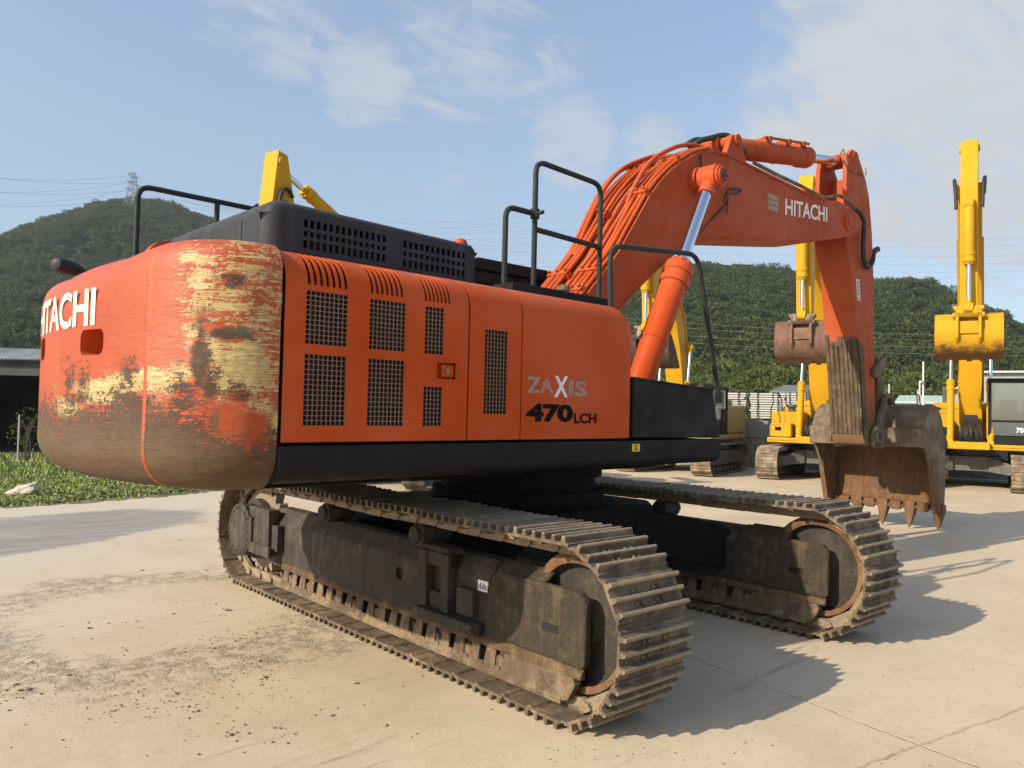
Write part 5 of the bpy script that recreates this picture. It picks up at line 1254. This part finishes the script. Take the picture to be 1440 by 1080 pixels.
# pale stone on the verge
mb = MB(); p = at(32, 697, 'z', 0)
import bmesh as _bm
bm = _bm.new(); _bm.ops.create_icosphere(bm, subdivisions=3, radius=1)
for q in bm.verts: q.co = Vector((q.co.x*.34, q.co.y*.20, max(-.02, q.co.z*.14+.10*q.co.x)))*(1+.35*mnoise.noise(q.co*1.7))
me = bpy.data.meshes.new('stone'); bm.to_mesh(me); bm.free(); me.materials.append(flat('pale_stone', (.56, .50, .40), .85, 0, .2, 8, .02))
o = bpy.data.objects.new('stone', me); o.location = (p.x, p.y, .06); o.rotation_euler = (0, 0, -.55); link(o); tag(o, 'pale angular stone lying in the grass at the yard edge', 'stone')
# ------------------------------------------------------------------ shed at the left
SO = Vector((.24, 24.08, 0)); SU = Vector((.725, -.689, 0)); SV = Vector((.689, .725, 0))
def shp(u, v, z): return SO+SU*u+SV*v+Vector((0, 0, z))
SM = Matrix(((SU.x, SV.x, 0, SO.x), (SU.y, SV.y, 0, SO.y), (0, 0, 1, 0), (0, 0, 0, 1)))
shed = empty('shed'); tag(shed, 'dark open fronted shed with a pale corrugated metal roof edge, left of the excavator', 'shed')
U0, U1 = -11, 5.0
m = MB(); m.box(U0, U1, 5.8, 6.0, 0, 3.3, SM); m.box(U0, U0+.2, .1, 5.8, 0, 3.2, SM); m.box(U1-.2, U1, .1, 5.8, 0, 3.2, SM); m.box(U0+.2, -1.55, .55, .7, 0, 2.6, SM); m.build('wall', flat('shed_wall', (.045, .045, .048), .8, 0, .3, 2), shed)
m = MB(); m.box(U0, U1, 0, .14, 2.55, 3.04, SM); m.build('fascia', flat('shed_fascia', (.045, .046, .050), .7, 0, .25, 2), shed, .01)
m = MB(); nco = 150
for i in range(nco):
    a = U0-.2+(U1-U0+.4)*i/nco; w = (U1-U0+.4)/nco; k = .035
    q = [(a, 0), (a+w*.35, 0), (a+w*.5, k), (a+w*.85, k), (a+w, 0)]
    for (u0, h0), (u1, h1) in zip(q, q[1:]):
        m.add([shp(u0, -.25, 3.04+h0), shp(u1, -.25, 3.04+h1), shp(u1, .55, 3.42+h1), shp(u0, .55, 3.42+h0)], [(0, 1, 2, 3)])
        m.add([shp(u0, .55, 3.42+h0), shp(u1, .55, 3.42+h1), shp(u1, 6.1, 3.50+h1), shp(u0, 6.1, 3.50+h0)], [(0, 1, 2, 3)])
m.build('roof', flat('metal_roof', (.36, .37, .38), .5, .3, .25, 1.5), shed, fix=False)
for u in (-7.5, -4.2, -.9, 2.2):
    m = MB(); m.box(u, u+.14, .0, .12, 0, 2.55, SM); m.build('post', flat('shed_post', (.05, .05, .055), .7), shed, .01)
m = MB(); m.box(-3.4, -2.1, .46, .52, .9, 2.2, SM); m.build('window', M['glass'], shed)
pp = dep(25, 640, 22.5); m = MB(); m.tube([(pp.x, pp.y, -.05), (pp.x, pp.y, 1.35)], .022, 8); tag(m.build('stake', flat('pale_metal', (.45, .45, .44), .5, .3), None), 'thin pale metal stake standing before the dark shed', 'stake')
# shrub by the shed
def leaf_cloud(rs_, n, rad, zc, size, flatten=.8):
    vs, fs = [], []
    for k in range(n):
        d = Vector(rs_.normal(0, 1, 3)); d.normalize(); r_ = rad*(rs_.uniform(.25, 1)**.55); q = Vector((d.x*r_, d.y*r_, zc+d.z*r_*flatten))
        a = Vector(rs_.normal(0, 1, 3)).normalized(); b_ = a.cross(Vector(rs_.normal(0, 1, 3))).normalized(); s = size*rs_.uniform(.5, 1.3); n0 = len(vs)
        vs += [q-a*s*.5, q+b_*s*.32, q+a*s*.6, q-b_*s*.32]; fs += [(n0, n0+1, n0+2, n0+3)]
    return vs, fs
def leafmat(name, c0, c1, c2, vscale=.6):
    l = Mat(name); a = l.noise(vscale, 3, .6); r_ = l.rnd(); b_ = l.noise(vscale*9, 2, .5)
    c = l.mix(r_, c0, c1); c = l.mix(l.ma('MULTIPLY', l.step(a, .40, .68), .8), c, c2); c = l.mix(l.ma('MULTIPLY', l.step(b_, .5, .7), .35), c, tuple(x*1.5 for x in c2))
    l.set('Base Color', c); l.set('Roughness', .65); l.set('Specular IOR Level', .25)
    tr = l.n('ShaderNodeBsdfTranslucent'); l.put(tr.inputs[0], c); mx = l.n('ShaderNodeMixShader'); mx.inputs[0].default_value = .34; l.l(l.b.outputs[0], mx.inputs[1]); l.l(tr.outputs[0], mx.inputs[2]); l.l(mx.outputs[0], l.out.inputs[0])
    return l.m
LF_near = leafmat('near_leaves', (.055, .085, .016), (.085, .115, .022), (.12, .15, .035))
LF_far = leafmat('wood_leaves', (.036, .056, .013), (.066, .088, .021), (.098, .115, .035), .25)
BARK = flat('bark', (.10, .075, .05), .9, 0, .3, 8, .02)
sh = empty('shrub', (pp.x+.35, pp.y+.5, 0)); tag(sh, 'thin straggly shrub growing beside the thin stake at the shed', 'shrub')
vs, fs = leaf_cloud(rs, 420, .55, .85, .07, 1.4); MB().add(vs, fs).build('foliage', LF_near, sh, fix=False)
m = MB()
for k in range(7): m.tube(smooth_path([(0, 0, -.05), (rs.normal(0, .1), rs.normal(0, .1), .5), (rs.normal(0, .25), rs.normal(0, .25), 1.2)]), .012, 5)
m.build('stem', BARK, sh)

# ------------------------------------------------------------------ boundary wall, stacked boards, buildings and poles on the right
W0 = Vector((19.95, 8.46, 0)); WU = Vector((1.45, -3.5, 0)).normalized(); WV = Vector((-WU.y, WU.x, 0))
WM = Matrix(((WU.x, WV.x, 0, W0.x), (WU.y, WV.y, 0, W0.y), (0, 0, 1, 0), (0, 0, 0, 1)))
wm = Mat('wall_concrete'); z_ = wm.sep()[2]; st_ = wm.noise(1.6, 6, .7, wm.map((3, 3, .3))); n_ = wm.noise(5, 5, .7)
c = wm.mix(wm.step(n_, .3, .7), (.16, .17, .16), (.25, .26, .24)); c = wm.mix(wm.step(z_, 1.02, 1.06), c, wm.mix(n_, (.16, .20, .18), (.24, .28, .25))); c = wm.mix(wm.ma('MULTIPLY', wm.step(st_, .5, .75), .5), c, (.10, .10, .09)); c = wm.mix(wm.step(wm.ma('ABSOLUTE', wm.ma('SUBTRACT', z_, 1.04)), .02, .008), c, (.07, .07, .06))
wm.set('Base Color', c); wm.set('Roughness', .85); wm.bump(n_, .01)
m = MB(); m.box(-16, 26, 0, .22, -.05, 1.64, WM)
tag(m.build('wall', wm.m, None), 'long grey green concrete boundary wall behind the row of yellow excavators', 'wall')
bm1 = Mat('stacked_boards'); xz_ = bm1.sep(); rn = bm1.noise(9, 4, .7); lay = bm1.noise(1, 2, .5, bm1.map((.2, .2, 11)))
bm1.set('Base Color', bm1.mix(bm1.step(rn, .3, .7), (.42, .41, .38), bm1.mix(lay, (.36, .36, .34), (.66, .65, .61)))); bm1.set('Roughness', .7)
dk = flat('strap', (.04, .035, .035), .8)
k = 0
sp = [(-.62, 1.25), (.70, .42), (1.18, .78), (2.02, .62), (-2.0, 1.2), (-3.3, 1.15), (2.72, .9)]
names = ['wide stack of grey boards behind the wall, next to the black tool box front', 'narrow stack of grey boards right of the dark gap', 'broad stack of grey boards left of the yellow excavator with the brown bucket', 'short stack of grey boards half hidden by the yellow hood']
for i, (u, w) in enumerate(sp):
    st = empty('board_stack', WM @ Vector((u+w/2, 2.6, 0)))
    st.rotation_euler = (0, 0, math.atan2(WU.y, WU.x))
    lab = names[i] if i < 4 else ['stack of grey boards standing behind the black tool box', 'stack of grey boards farthest behind the orange machine', 'stack of grey boards hidden behind the yellow air cleaner'][i-4]
    tag(st, lab, 'stack', 'stacks of grey boards behind the wall')
    m = MB(); r2 = random.Random(i)
    for L0, cnt_ in ((.1, 17), (1.72, 11)):
        for q in range(cnt_):
            z0 = L0+q*.088; e_ = r2.uniform(-.04, .04); m.box(-w/2+e_, w/2+e_, -.5+e_, .5+e_, z0, z0+.058)
    m.build('board', bm1.m, st)
    for dx in (-w*.28, w*.30):
        m = MB(); m.box(dx-.02, dx+.02, -.545, -.535, .1, 2.72); m.build('strap', dk, st)
def bld(name, label, cat, p0, ux, w, dpt, h, mat, roofm, gable=0, eave=.25):
    root = empty(name, p0, math.atan2(ux.y, ux.x)); tag(root, label, cat)
    m = MB(); m.box(0, w, 0, dpt, 0, h) if not gable else m.prism([(0, 0), (w, 0), (w, h), (w/2, h+gable), (0, h)], 0, dpt, 'y')
    m.build('wall', mat, root)
    m = MB()
    if gable:
        for sx in (0, 1):
            a = Vector((-eave if sx == 0 else w+eave, 0, h-eave*gable/(w/2)+.03)); b_ = Vector((w/2, 0, h+gable+.03))
            m.add([(a.x, -eave, a.z), (b_.x, -eave, b_.z), (b_.x, dpt+eave, b_.z), (a.x, dpt+eave, a.z), (a.x, -eave, a.z+.08), (b_.x, -eave, b_.z+.08), (b_.x, dpt+eave, b_.z+.08), (a.x, dpt+eave, a.z+.08)], [(0, 1, 2, 3), (4, 7, 6, 5), (0, 4, 5, 1), (2, 6, 7, 3), (1, 5, 6, 2), (0, 3, 7, 4)])
    else:
        m.prism([(-eave, h+.02), (dpt+eave, h+.42), (dpt+eave, h+.5), (-eave, h+.12)], -eave, w+eave, 'x')
    m.build('roof', roofm, root)
    m = MB()
    for i in range(max(1, int(w/2.4))): m.box(.7+i*2.3, 1.7+i*2.3, -.02, -.004, .9, 2.1)
    m.build('window', M['glass'], root)
    return root
pale = flat('pale_sheet', (.30, .32, .31), .6, .1, .12, 1.2); palr = flat('pale_roof', (.42, .44, .44), .5, .2, .1, .8); dkw = flat('dark_sheet', (.06, .065, .07), .7, 0, .3, 1)
ux = Vector((.289, -.957, 0)).normalized()
g0 = dep(1318, 600, 40); bld('workshop', 'pale gabled workshop roof rising behind the air cleaner of the yellow bucket excavator', 'building', (g0.x, g0.y, 0), ux, 3.6, 7, 2.75, pale, palr, 1.3)
g0 = dep(1383, 600, 37); bld('warehouse', 'long pale flat roofed warehouse behind the glazed yellow excavator cab', 'building', (g0.x, g0.y, 0), Vector((ux.x, ux.y, 0)), 16, 8, 4.05, pale, palr, 0)
g0 = dep(1088, 600, 33); bld('hut', 'dark grey hut roof behind the yellow hood with the brown bucket above', 'building', (g0.x, g0.y, 0), ux, 3.2, 3, 2.75, dkw, flat('hut_roof', (.13, .14, .14), .7), 0, .15)
g0 = dep(1262, 600, 38); bld('green_hut', 'low pale green hut roof just above the rusty bucket', 'building', (g0.x, g0.y, 0), ux, 1.9, 3, 2.55, flat('green_sheet', (.30, .38, .33), .7), flat('green_roof', (.36, .46, .40), .6), 0, .1)
pm_ = flat('pale_pole', (.55, .55, .53), .6, .1)
def pole(px_, top, D, r_, label, twin=False):
    b0 = dep(px_, 600, D); z1 = dep(px_, top, D).z; m = MB(); m.tube([(b0.x, b0.y, -.1), (b0.x, b0.y, z1*.62), (b0.x, b0.y, z1*.63), (b0.x, b0.y, z1)], [r_*1.25, r_*1.25, r_*.75, r_*.7], 10)
    if twin:
        s = Vector((RT.x, RT.y, 0)).normalized()*-.16; m.tube([Vector((b0.x, b0.y, -.1))+s, Vector((b0.x, b0.y, z1*.80))+s], r_*.7, 8); m.box(-.3, .1, -.03, .03, z1*.78, z1*.80, Matrix.Translation((b0.x, b0.y, 0)))
    tag(m.build('pole', pm_, None, 0, 40), label, 'pole', 'pale posts beyond the bucket')
pole(1298, 508, 36, .055, 'tallest pale post above the rusty bucket, with a shorter pipe beside it', True)
pole(1250, 540, 34, .04, 'pale post rising left of the low green hut roof')
pole(1290.5, 548, 35, .035, 'short pale post just left of the tallest post')

# ------------------------------------------------------------------ wooded hills
SKY = [(-700, 500), (-400, 455), (-150, 382), (0, 330), (44, 313), (87, 299.6), (131, 286.5), (178, 279), (228, 282), (262, 291), (292, 305), (321, 317), (360, 345), (400, 375), (470, 415), (560, 440), (660, 440), (740, 425), (800, 405), (860, 388), (920, 378), (951, 372), (995, 367), (1020, 372), (1052, 370), (1090, 374), (1116, 378), (1160, 383), (1200, 387), (1230, 388), (1282, 388), (1312, 396), (1341, 412), (1387, 432), (1414, 442), (1440, 457), (1520, 490), (1650, 520), (1900, 545), (2300, 560)]
def sky_y(px_):
    for (a, ya), (b_, yb) in zip(SKY, SKY[1:]):
        if a <= px_ <= b_: return ya+(yb-ya)*(px_-a)/(b_-a)
    return 560
def hill_par(px_):
    left = 1-sstep(px_, 380, 900)
    return 75+45*left, 270+150*left
def hill_xyz(px_, r_, canopy=4.):
    d0, d1 = hill_par(px_)
    v = ray(px_, sky_y(px_)); hl = math.hypot(v.x, v.y); el = v.z/hl; fl = Vector((v.x/hl, v.y/hl, 0))
    H = max(1., CAM.z+el*d1-canopy); u = (r_-d0)/(d1-d0)
    if u <= 0: z = -.3-.5*min(1, -u*6)
    elif u < 1:
        z = H*(.62*u+.38*u*u*(3-2*u))
        z += H*.07*mnoise.fractal(Vector((fl.x*r_*.014, fl.y*r_*.014, 2)), .9, 2, 4)*math.sin(math.pi*u)
        z = min(z, H*u**.55)
    else: z = H*(1-.45*sstep(u, 1, 1.8))
    return Vector((CAM.x+fl.x*r_, CAM.y+fl.y*r_, z))
pxs = list(range(-700, 2301, 20)); us = [-.12, -.03, 0, .03, .07, .12, .18, .25, .32, .4, .48, .56, .64, .72, .8, .87, .93, .97, 1., 1.04, 1.1, 1.25, 1.5, 1.9]
m = MB()
for px_ in pxs:
    d0, d1 = hill_par(px_)
    for u in us: m.v.append(tuple(hill_xyz(px_, d0+(d1-d0)*u)))
n_ = len(us)
for i in range(len(pxs)-1):
    for j in range(n_-1): m.f.append((i*n_+j, i*n_+j+1, (i+1)*n_+j+1, (i+1)*n_+j))
hm = Mat('hill_ground'); a = hm.noise(.05, 6, .65); b2 = hm.noise(.6, 5, .7); xyz = hm.sep()
c = hm.mix(hm.step(a, .35, .65), (.016, .028, .008), (.030, .042, .014))
RK = [hill_xyz(1292, 190), hill_xyz(1428, 215)]
rk = None
for q, rx in zip(RK, (22, 20)):
    d_ = hm.ma('SQRT', hm.ma('ADD', hm.ma('POWER', hm.ma('SUBTRACT', xyz[0], q.x), 2.), hm.ma('POWER', hm.ma('SUBTRACT', xyz[1], q.y), 2.)))
    t_ = hm.step(hm.ma('ADD', d_, hm.ma('MULTIPLY', hm.ma('SUBTRACT', b2, .5), 12.)), rx, rx*.7); rk = t_ if rk is None else hm.ma('MAXIMUM', rk, t_)
c = hm.mix(rk, c, hm.mix(b2, (.14, .11, .08), (.27, .21, .16))); hm.set('Base Color', c); hm.set('Roughness', .95); hm.bump(b2, .6)
o = m.build('hills', hm.m, None, fix=False); shade(o.data, 180); tag(o, kind='structure')
# crown shapes scattered over the slopes by geometry nodes
cc = bpy.data.collections.new('crown_shapes')
for k in range(6):
    r2 = np.random.RandomState(40+k); vs, fs = [], []
    for q in range(r2.randint(5, 8)):
        cx_, cy_, cz_ = r2.normal(0, .42), r2.normal(0, .42), r2.uniform(.35, 1.15); v1, f1 = leaf_cloud(r2, 170, r2.uniform(.38, .62), 0, .17, .8)
        n0 = len(vs); vs += [v+Vector((cx_, cy_, cz_)) for v in v1]; fs += [tuple(i+n0 for i in f) for f in f1]
    me = MB().add(vs, fs).mesh('crown_shape'); me.materials.append(LF_far); oo = bpy.data.objects.new('crown_shape', me); cc.objects.link(oo)
pts = []; r2 = np.random.RandomState(8)
def scatter(p0_, p1_, n, u0=-.02, u1=1.06):
    k = 0
    while k < n:
        px_ = r2.uniform(p0_, p1_); d0, d1 = hill_par(px_); u = u0+(u1-u0)*math.sqrt(r2.rand()) if r2.rand() < .8 else r2.uniform(u0, u1)
        q = hill_xyz(px_, d0+(d1-d0)*u)
        if any(abs(px_-pr) < 30 and -42 < math.hypot(q.x-CAM.x, q.y-CAM.y)-rr_ < 24 and r2.rand() < .90 for pr, rr_ in ((1292, 190), (1428, 215))): continue
        pts.append(q-Vector((0, 0, .6))); k += 1
scatter(-260, 480, 5200); scatter(480, 860, 700); scatter(860, 1600, 5600); scatter(1600, 2100, 400)
me = bpy.data.meshes.new('woodland'); me.from_pydata([tuple(p) for p in pts], [], []); wo = bpy.data.objects.new('woodland', me); link(wo); tag(wo, kind='stuff')
ng = bpy.data.node_groups.new('scatter', 'GeometryNodeTree'); ng.interface.new_socket('Geometry', in_out='INPUT', socket_type='NodeSocketGeometry'); ng.interface.new_socket('Geometry', in_out='OUTPUT', socket_type='NodeSocketGeometry')
N = ng.nodes; gi = N.new('NodeGroupInput'); go = N.new('NodeGroupOutput'); ip = N.new('GeometryNodeInstanceOnPoints'); ci = N.new('GeometryNodeCollectionInfo'); ci.inputs['Collection'].default_value = cc; ci.inputs['Separate Children'].default_value = True; ci.inputs['Reset Children'].default_value = True
ip.inputs['Pick Instance'].default_value = True
rv = N.new('FunctionNodeRandomValue'); rv.data_type = 'FLOAT_VECTOR'; rv.inputs[0].default_value = (0, 0, 0); rv.inputs[1].default_value = (.25, .25, 6.28)
rs_ = N.new('FunctionNodeRandomValue'); rs_.data_type = 'FLOAT'; rs_.inputs[2].default_value = 1.3; rs_.inputs[3].default_value = 3.1; rs_.inputs['Seed'].default_value = 3
L = ng.links; L.new(gi.outputs[0], ip.inputs['Points']); L.new(ci.outputs[0], ip.inputs['Instance']); L.new(rv.outputs[0], ip.inputs['Rotation']); L.new(rs_.outputs[1], ip.inputs['Scale']); L.new(ip.outputs[0], go.inputs[0])
md = wo.modifiers.new('scatter', 'NODES'); md.node_group = ng

# nearer trees at the foot of the right hill, each on its own
def make_tree(seed, h, rad):
    r3 = np.random.RandomState(seed); vs, fs = [], []; m_ = MB(); limbs = []
    top = Vector((r3.normal(0, .2), r3.normal(0, .2), h*.62)); m_.tube(smooth_path([(0, 0, -.3), (top.x*.4, top.y*.4, h*.3), tuple(top)]), [rad*.075]*6+[rad*.06]*6+[rad*.03], 8) if False else m_.tube([(0, 0, -.3), (top.x*.4, top.y*.4, h*.3), tuple(top)], [rad*.085, rad*.06, rad*.025], 8)
    for q in range(11):
        a = r3.uniform(0, 6.28); rr_ = rad*r3.uniform(.25, .8); c_ = Vector((math.cos(a)*rr_, math.sin(a)*rr_, h*r3.uniform(.42, .86))); st_ = Vector((top.x*.4, top.y*.4, h*r3.uniform(.25, .5)))
        m_.tube([st_, st_.lerp(c_, .6)+Vector((0, 0, .2)), c_], [rad*.035, rad*.022, rad*.01], 6)
        v1, f1 = leaf_cloud(r3, 230, rad*r3.uniform(.30, .48), 0, rad*.105, .72); n0 = len(vs); vs += [v+c_ for v in v1]; fs += [tuple(i+n0 for i in f) for f in f1]
    return m_.mesh('trunk'), MB().add(vs, fs).mesh('crown')
TK_ = []
for k in range(4):
    a, b_ = make_tree(60+k, 6.4, 2.9); a.materials.append(BARK); b_.materials.append(LF_near); TK_.append((a, b_))
tl_ = [(962, 70, 1.1), (985, 62, .8), (1004, 78, 1.2), (1020, 58, .75), (1042, 72, 1.15), (1060, 60, .85), (1080, 76, 1.2), (1102, 66, .95), (1120, 80, 1.2), (1148, 64, .9), (1236, 70, 1.05), (1252, 60, .8), (1270, 78, 1.2), (1292, 68, .95), (1316, 76, 1.1), (1345, 72, 1.0), (1400, 84, 1.0), (1430, 80, .95)]
tlab = ['bushy tree immediately right of the orange boom cylinder', 'low bushy tree behind the sloping handrail end', 'tall broad tree above the hand rail foot, behind the board stacks', 'small round tree above the first stack of boards', 'tall full tree above the gap between the board stacks', 'low tree over the narrow board stack', 'broad pale green tree left of the rusty hanging bucket', 'small tree beside the dark grey hut', 'tall tree directly behind the brown hanging bucket', 'tree half hidden by the muddy lower arm', 'bright tree just right of the orange arm', 'low tree over the left short pale post', 'tall tree left of the tallest pale post', 'dark bushy tree right of the tallest pale post', 'tree over the pale gabled roof', 'tree behind the yellow bucket excavator boom', 'tree over the left end of the long pale warehouse', 'tree over the right end of the warehouse at the frame edge']
for i, (px_, D, s) in enumerate(tl_):
    q = dep(px_, 600, D); t = empty('tree', (q.x, q.y, 0), i*1.7); t.scale = (s, s, s*(.92+.16*((i*7) % 5)/5)); tag(t, tlab[i], 'tree', 'bushy trees at the foot of the hill')
    a, b_ = TK_[i % 4]; link(bpy.data.objects.new('trunk', a), t); link(bpy.data.objects.new('crown', b_), t)

# ------------------------------------------------------------------ pylon and overhead lines
pt = dep(188, 243, 330); ph = hill_xyz(186, 330); base = Vector((pt.x, pt.y, ph.z)); Hp = pt.z-base.z
py = empty('pylon', base, .6); tag(py, 'tall grey lattice power pylon on the wooded hill at left', 'pylon')
gs = flat('galvanised_steel', (.30, .33, .34), .6, .3, .1, 1)
m = MB(); lv = [0, .16, .30, .43, .55, .66, .76, .85, .93, 1.]; hw_ = lambda u: (4.2*(1-u)**1.25+.55)
for sx in (-1, 1):
    for sy in (-1, 1):
        for a, b_ in zip(lv, lv[1:]): m.tube([(sx*hw_(a), sy*hw_(a), Hp*a), (sx*hw_(b_), sy*hw_(b_), Hp*b_)], .13, 4)
for a, b_ in zip(lv, lv[1:]):
    for q in range(4):
        c0 = ((-1, -1), (1, -1), (1, 1), (-1, 1))[q]; c1 = ((1, -1), (1, 1), (-1, 1), (-1, -1))[q]
        m.tube([(c0[0]*hw_(a), c0[1]*hw_(a), Hp*a), (c1[0]*hw_(b_), c1[1]*hw_(b_), Hp*b_)], .075, 4); m.tube([(c1[0]*hw_(a), c1[1]*hw_(a), Hp*a), (c0[0]*hw_(b_), c0[1]*hw_(b_), Hp*b_)], .075, 4); m.tube([(c0[0]*hw_(b_), c0[1]*hw_(b_), Hp*b_), (c1[0]*hw_(b_), c1[1]*hw_(b_), Hp*b_)], .07, 4)
m.build('tower', gs, py)
for u in (.70, .82, .94):
    m = MB(); w = 4.6-(u-.7)*3
    for sx in (-1, 1): m.tube([(sx*.8, .5, Hp*u), (sx*w, 0, Hp*(u+.012))], .10, 4); m.tube([(sx*.8, -.5, Hp*u), (sx*w, 0, Hp*(u+.012))], .10, 4); m.tube([(sx*.8, 0, Hp*(u+.045)), (sx*w, 0, Hp*(u+.012))], .09, 4)
    m.build('cross_arm', gs, py)
wmat = flat('cable', (.16, .17, .18), .6)
def wire(a, b_, sag, r_, label, grp, mat=wmat):
    a, b_ = Vector(a), Vector(b_); p = []
    for i in range(25): t = i/24; q = a.lerp(b_, t); q.z -= sag*4*t*(1-t); p.append(q)
    tag(MB().tube(p, r_, 5).build('overhead_wire', mat, None), label, 'wire', grp)
arms = [(u, sx) for u in (.70, .82, .94) for sx in (-1, 1)]
ends = [(-260, 268, 230), (-260, 262, 228), (-260, 240, 232), (-260, 232, 229), (-260, 208, 233), (-260, 200, 230)]
for i, ((u, sx), e_) in enumerate(zip(arms, ends)):
    w = 4.6-(u-.7)*3; a = base+Matrix.Rotation(.6, 3, 'Z') @ Vector((sx*w, 0, Hp*(u+.012)-1.2)); wire(a, dep(*e_), 5, .038, 'power line running left from the lattice pylon across the sky', 'power lines left of the pylon')
    wire(a, dep(760, 300+i*9+(u-.7)*40, 420), 9, .035, 'power line sagging right from the lattice pylon behind the hood', 'power lines right of the pylon')
for i, (ya, yb) in enumerate(((300, 318), (308, 328), (322, 342), (334, 352), (345, 364), (352, 371))):
    wire(dep(560, ya+6, 330), dep(1700, yb+8, 300), 6, .030, 'distant power line crossing the sky behind the orange boom', 'power lines across the sky at right')
lw = flat('pale_cable', (.34, .35, .33), .5)
for i, (ya, yb) in enumerate(((442, 462), (449, 471), (460, 480), (470, 489))):
    wire(dep(820, ya, 66), dep(1700, yb+8, 66), .8, .007, 'thin pale wire crossing in front of the wooded hill', 'wires before the hill', lw)

# ------------------------------------------------------------------ daylight
SUN_EL, SUN_AZ = R(29.3), R(168.7)
sd = Vector((math.cos(SUN_AZ)*math.cos(SUN_EL), math.sin(SUN_AZ)*math.cos(SUN_EL), math.sin(SUN_EL)))
ld = bpy.data.lights.new('sun', 'SUN'); ld.energy = 4.3; ld.angle = R(.55); ld.color = (1., .89, .71)
lo = bpy.data.objects.new('sun', ld); COL.objects.link(lo); lo.rotation_euler = sd.to_track_quat('Z', 'Y').to_euler(); lo.location = sd*60
w = bpy.data.worlds.new('World'); sc.world = w; w.use_nodes = True; nt = w.node_tree; nt.nodes.clear()
class WN(Mat):
    def __init__(s, nt_): s.nt = nt_; s.tc = s.n('ShaderNodeTexCoord'); s.obj = s.tc.outputs['Generated']
k = WN(nt); bg = k.n('ShaderNodeBackground'); ou_ = k.n('ShaderNodeOutputWorld'); k.l(bg.outputs[0], ou_.inputs[0])
sky = k.n('ShaderNodeTexSky'); sky.sky_type = 'NISHITA'; sky.sun_disc = False; sky.sun_elevation = SUN_EL; sky.sun_rotation = R(90)-SUN_AZ; sky.air_density = 1.0; sky.dust_density = 1.6; sky.ozone_density = 1.3
BG = .15; bg.inputs[1].default_value = BG
d = k.obj; xyz = k.sep()
# clouds lie on a flat layer overhead: project the view direction on to it
zc = k.ma('MAXIMUM', xyz[2], .03); cx_ = k.ma('DIVIDE', xyz[0], k.ma('ADD', zc, .12)); cy_ = k.ma('DIVIDE', xyz[1], k.ma('ADD', zc, .12))
cb_ = k.n('ShaderNodeCombineXYZ'); k.l(cx_, cb_.inputs[0]); k.l(cy_, cb_.inputs[1]); cv = cb_.outputs[0]
n1 = k.noise(1.5, 7, .58, k.map((1, 1, 1), (0, 0, .4), (3.1, 1.7, 0), cv), .5); n2 = k.noise(6.5, 9, .68, cv, .8); n3 = k.noise(3.0, 6, .6, k.map((1, 2.6, 1), (0, 0, .7), (0, 0, 0), cv), .6)
def region(px_, py_, deg, wt):
    v = ray(px_, py_).normalized(); q = k.n('ShaderNodeVectorMath'); q.operation = 'DOT_PRODUCT'; k.l(d, q.inputs[0]); q.inputs[1].default_value = tuple(v)
    return k.step(q.outputs['Value'], math.cos(R(deg)), math.cos(R(deg*.15)), 0, wt)
def total(lst):
    t = None
    for q in lst: r_ = region(*q); t = r_ if t is None else k.ma('MAXIMUM', t, r_)
    return t
soft = total(((1430, 90, 19, 1.), (1250, 170, 13, .95), (1120, 300, 10, .55), (1440, 300, 13, .6), (650, 40, 9, .66), (420, 20, 7, .6), (1300, 60, 14, .8), (1150, 220, 9, .8), (680, 270, 7, .3)))
puff = total(((515, 118, 4.8, 1.15), (805, 200, 4.4, 1.2), (920, 203, 3.4, 1.1), (785, 88, 3., .8), (745, 130, 2.4, .75), (660, 70, 5, .75), (330, 20, 4, .7), (1000, 140, 2.5, .55), (620, 60, 4.5, .8), (1110, 130, 5, .75), (640, 272, 3.4, .6), (400, 20, 4, .8)))
ms = k.step(k.ma('ADD', k.ma('MULTIPLY', n1, .75), k.ma('ADD', k.ma('MULTIPLY', n3, .75), k.ma('MULTIPLY', soft, .62))), 1.0, 1.42)
mp = k.step(k.ma('ADD', k.ma('MULTIPLY', n2, 1.3), k.ma('MULTIPLY', puff, .55)), .88, 1.36)
ms = k.ma('MULTIPLY', ms, k.step(soft, 0, .3)); mp = k.ma('MULTIPLY', mp, k.step(puff, .02, .5))
mk = k.ma('MAXIMUM', k.ma('MULTIPLY', ms, 1.1), k.ma('MULTIPLY', mp, .62))
haze = k.step(xyz[2], .75, .02, .25, 1)
CL = 1.0
base_c = k.mix(k.ma('MULTIPLY', haze, .55), sky.outputs[0], (1.42, 1.72, 2.06))
col = k.mix(mk, base_c, k.mix(n2, (2.35, 2.5, 2.75), (2.95, 2.98, 3.05)))
k.l(col, bg.inputs[0])
sc.view_settings.view_transform = 'Standard'; sc.view_settings.look = 'None'; sc.view_settings.exposure = .68; sc.view_settings.gamma = 1
hz = MB().box(-420, 520, -420, 520, -1.2, 190)
hzm = bpy.data.materials.new('haze_air'); hzm.use_nodes = True; hn = hzm.node_tree; hn.nodes.clear(); ho = hn.nodes.new('ShaderNodeOutputMaterial'); hv = hn.nodes.new('ShaderNodeVolumePrincipled')
hv.inputs['Color'].default_value = (.80, .90, 1., 1); hv.inputs['Density'].default_value = .00032; hv.inputs['Anisotropy'].default_value = .2; hn.links.new(hv.outputs[0], ho.inputs['Volume'])
tag(hz.build('haze', hzm, None), kind='stuff')
sc.cycles.volume_bounces = 0; sc.cycles.max_bounces = 6; sc.cycles.diffuse_bounces = 3; sc.cycles.glossy_bounces = 3; sc.cycles.transmission_bounces = 3; sc.cycles.transparent_max_bounces = 6; sc.cycles.use_denoising = True
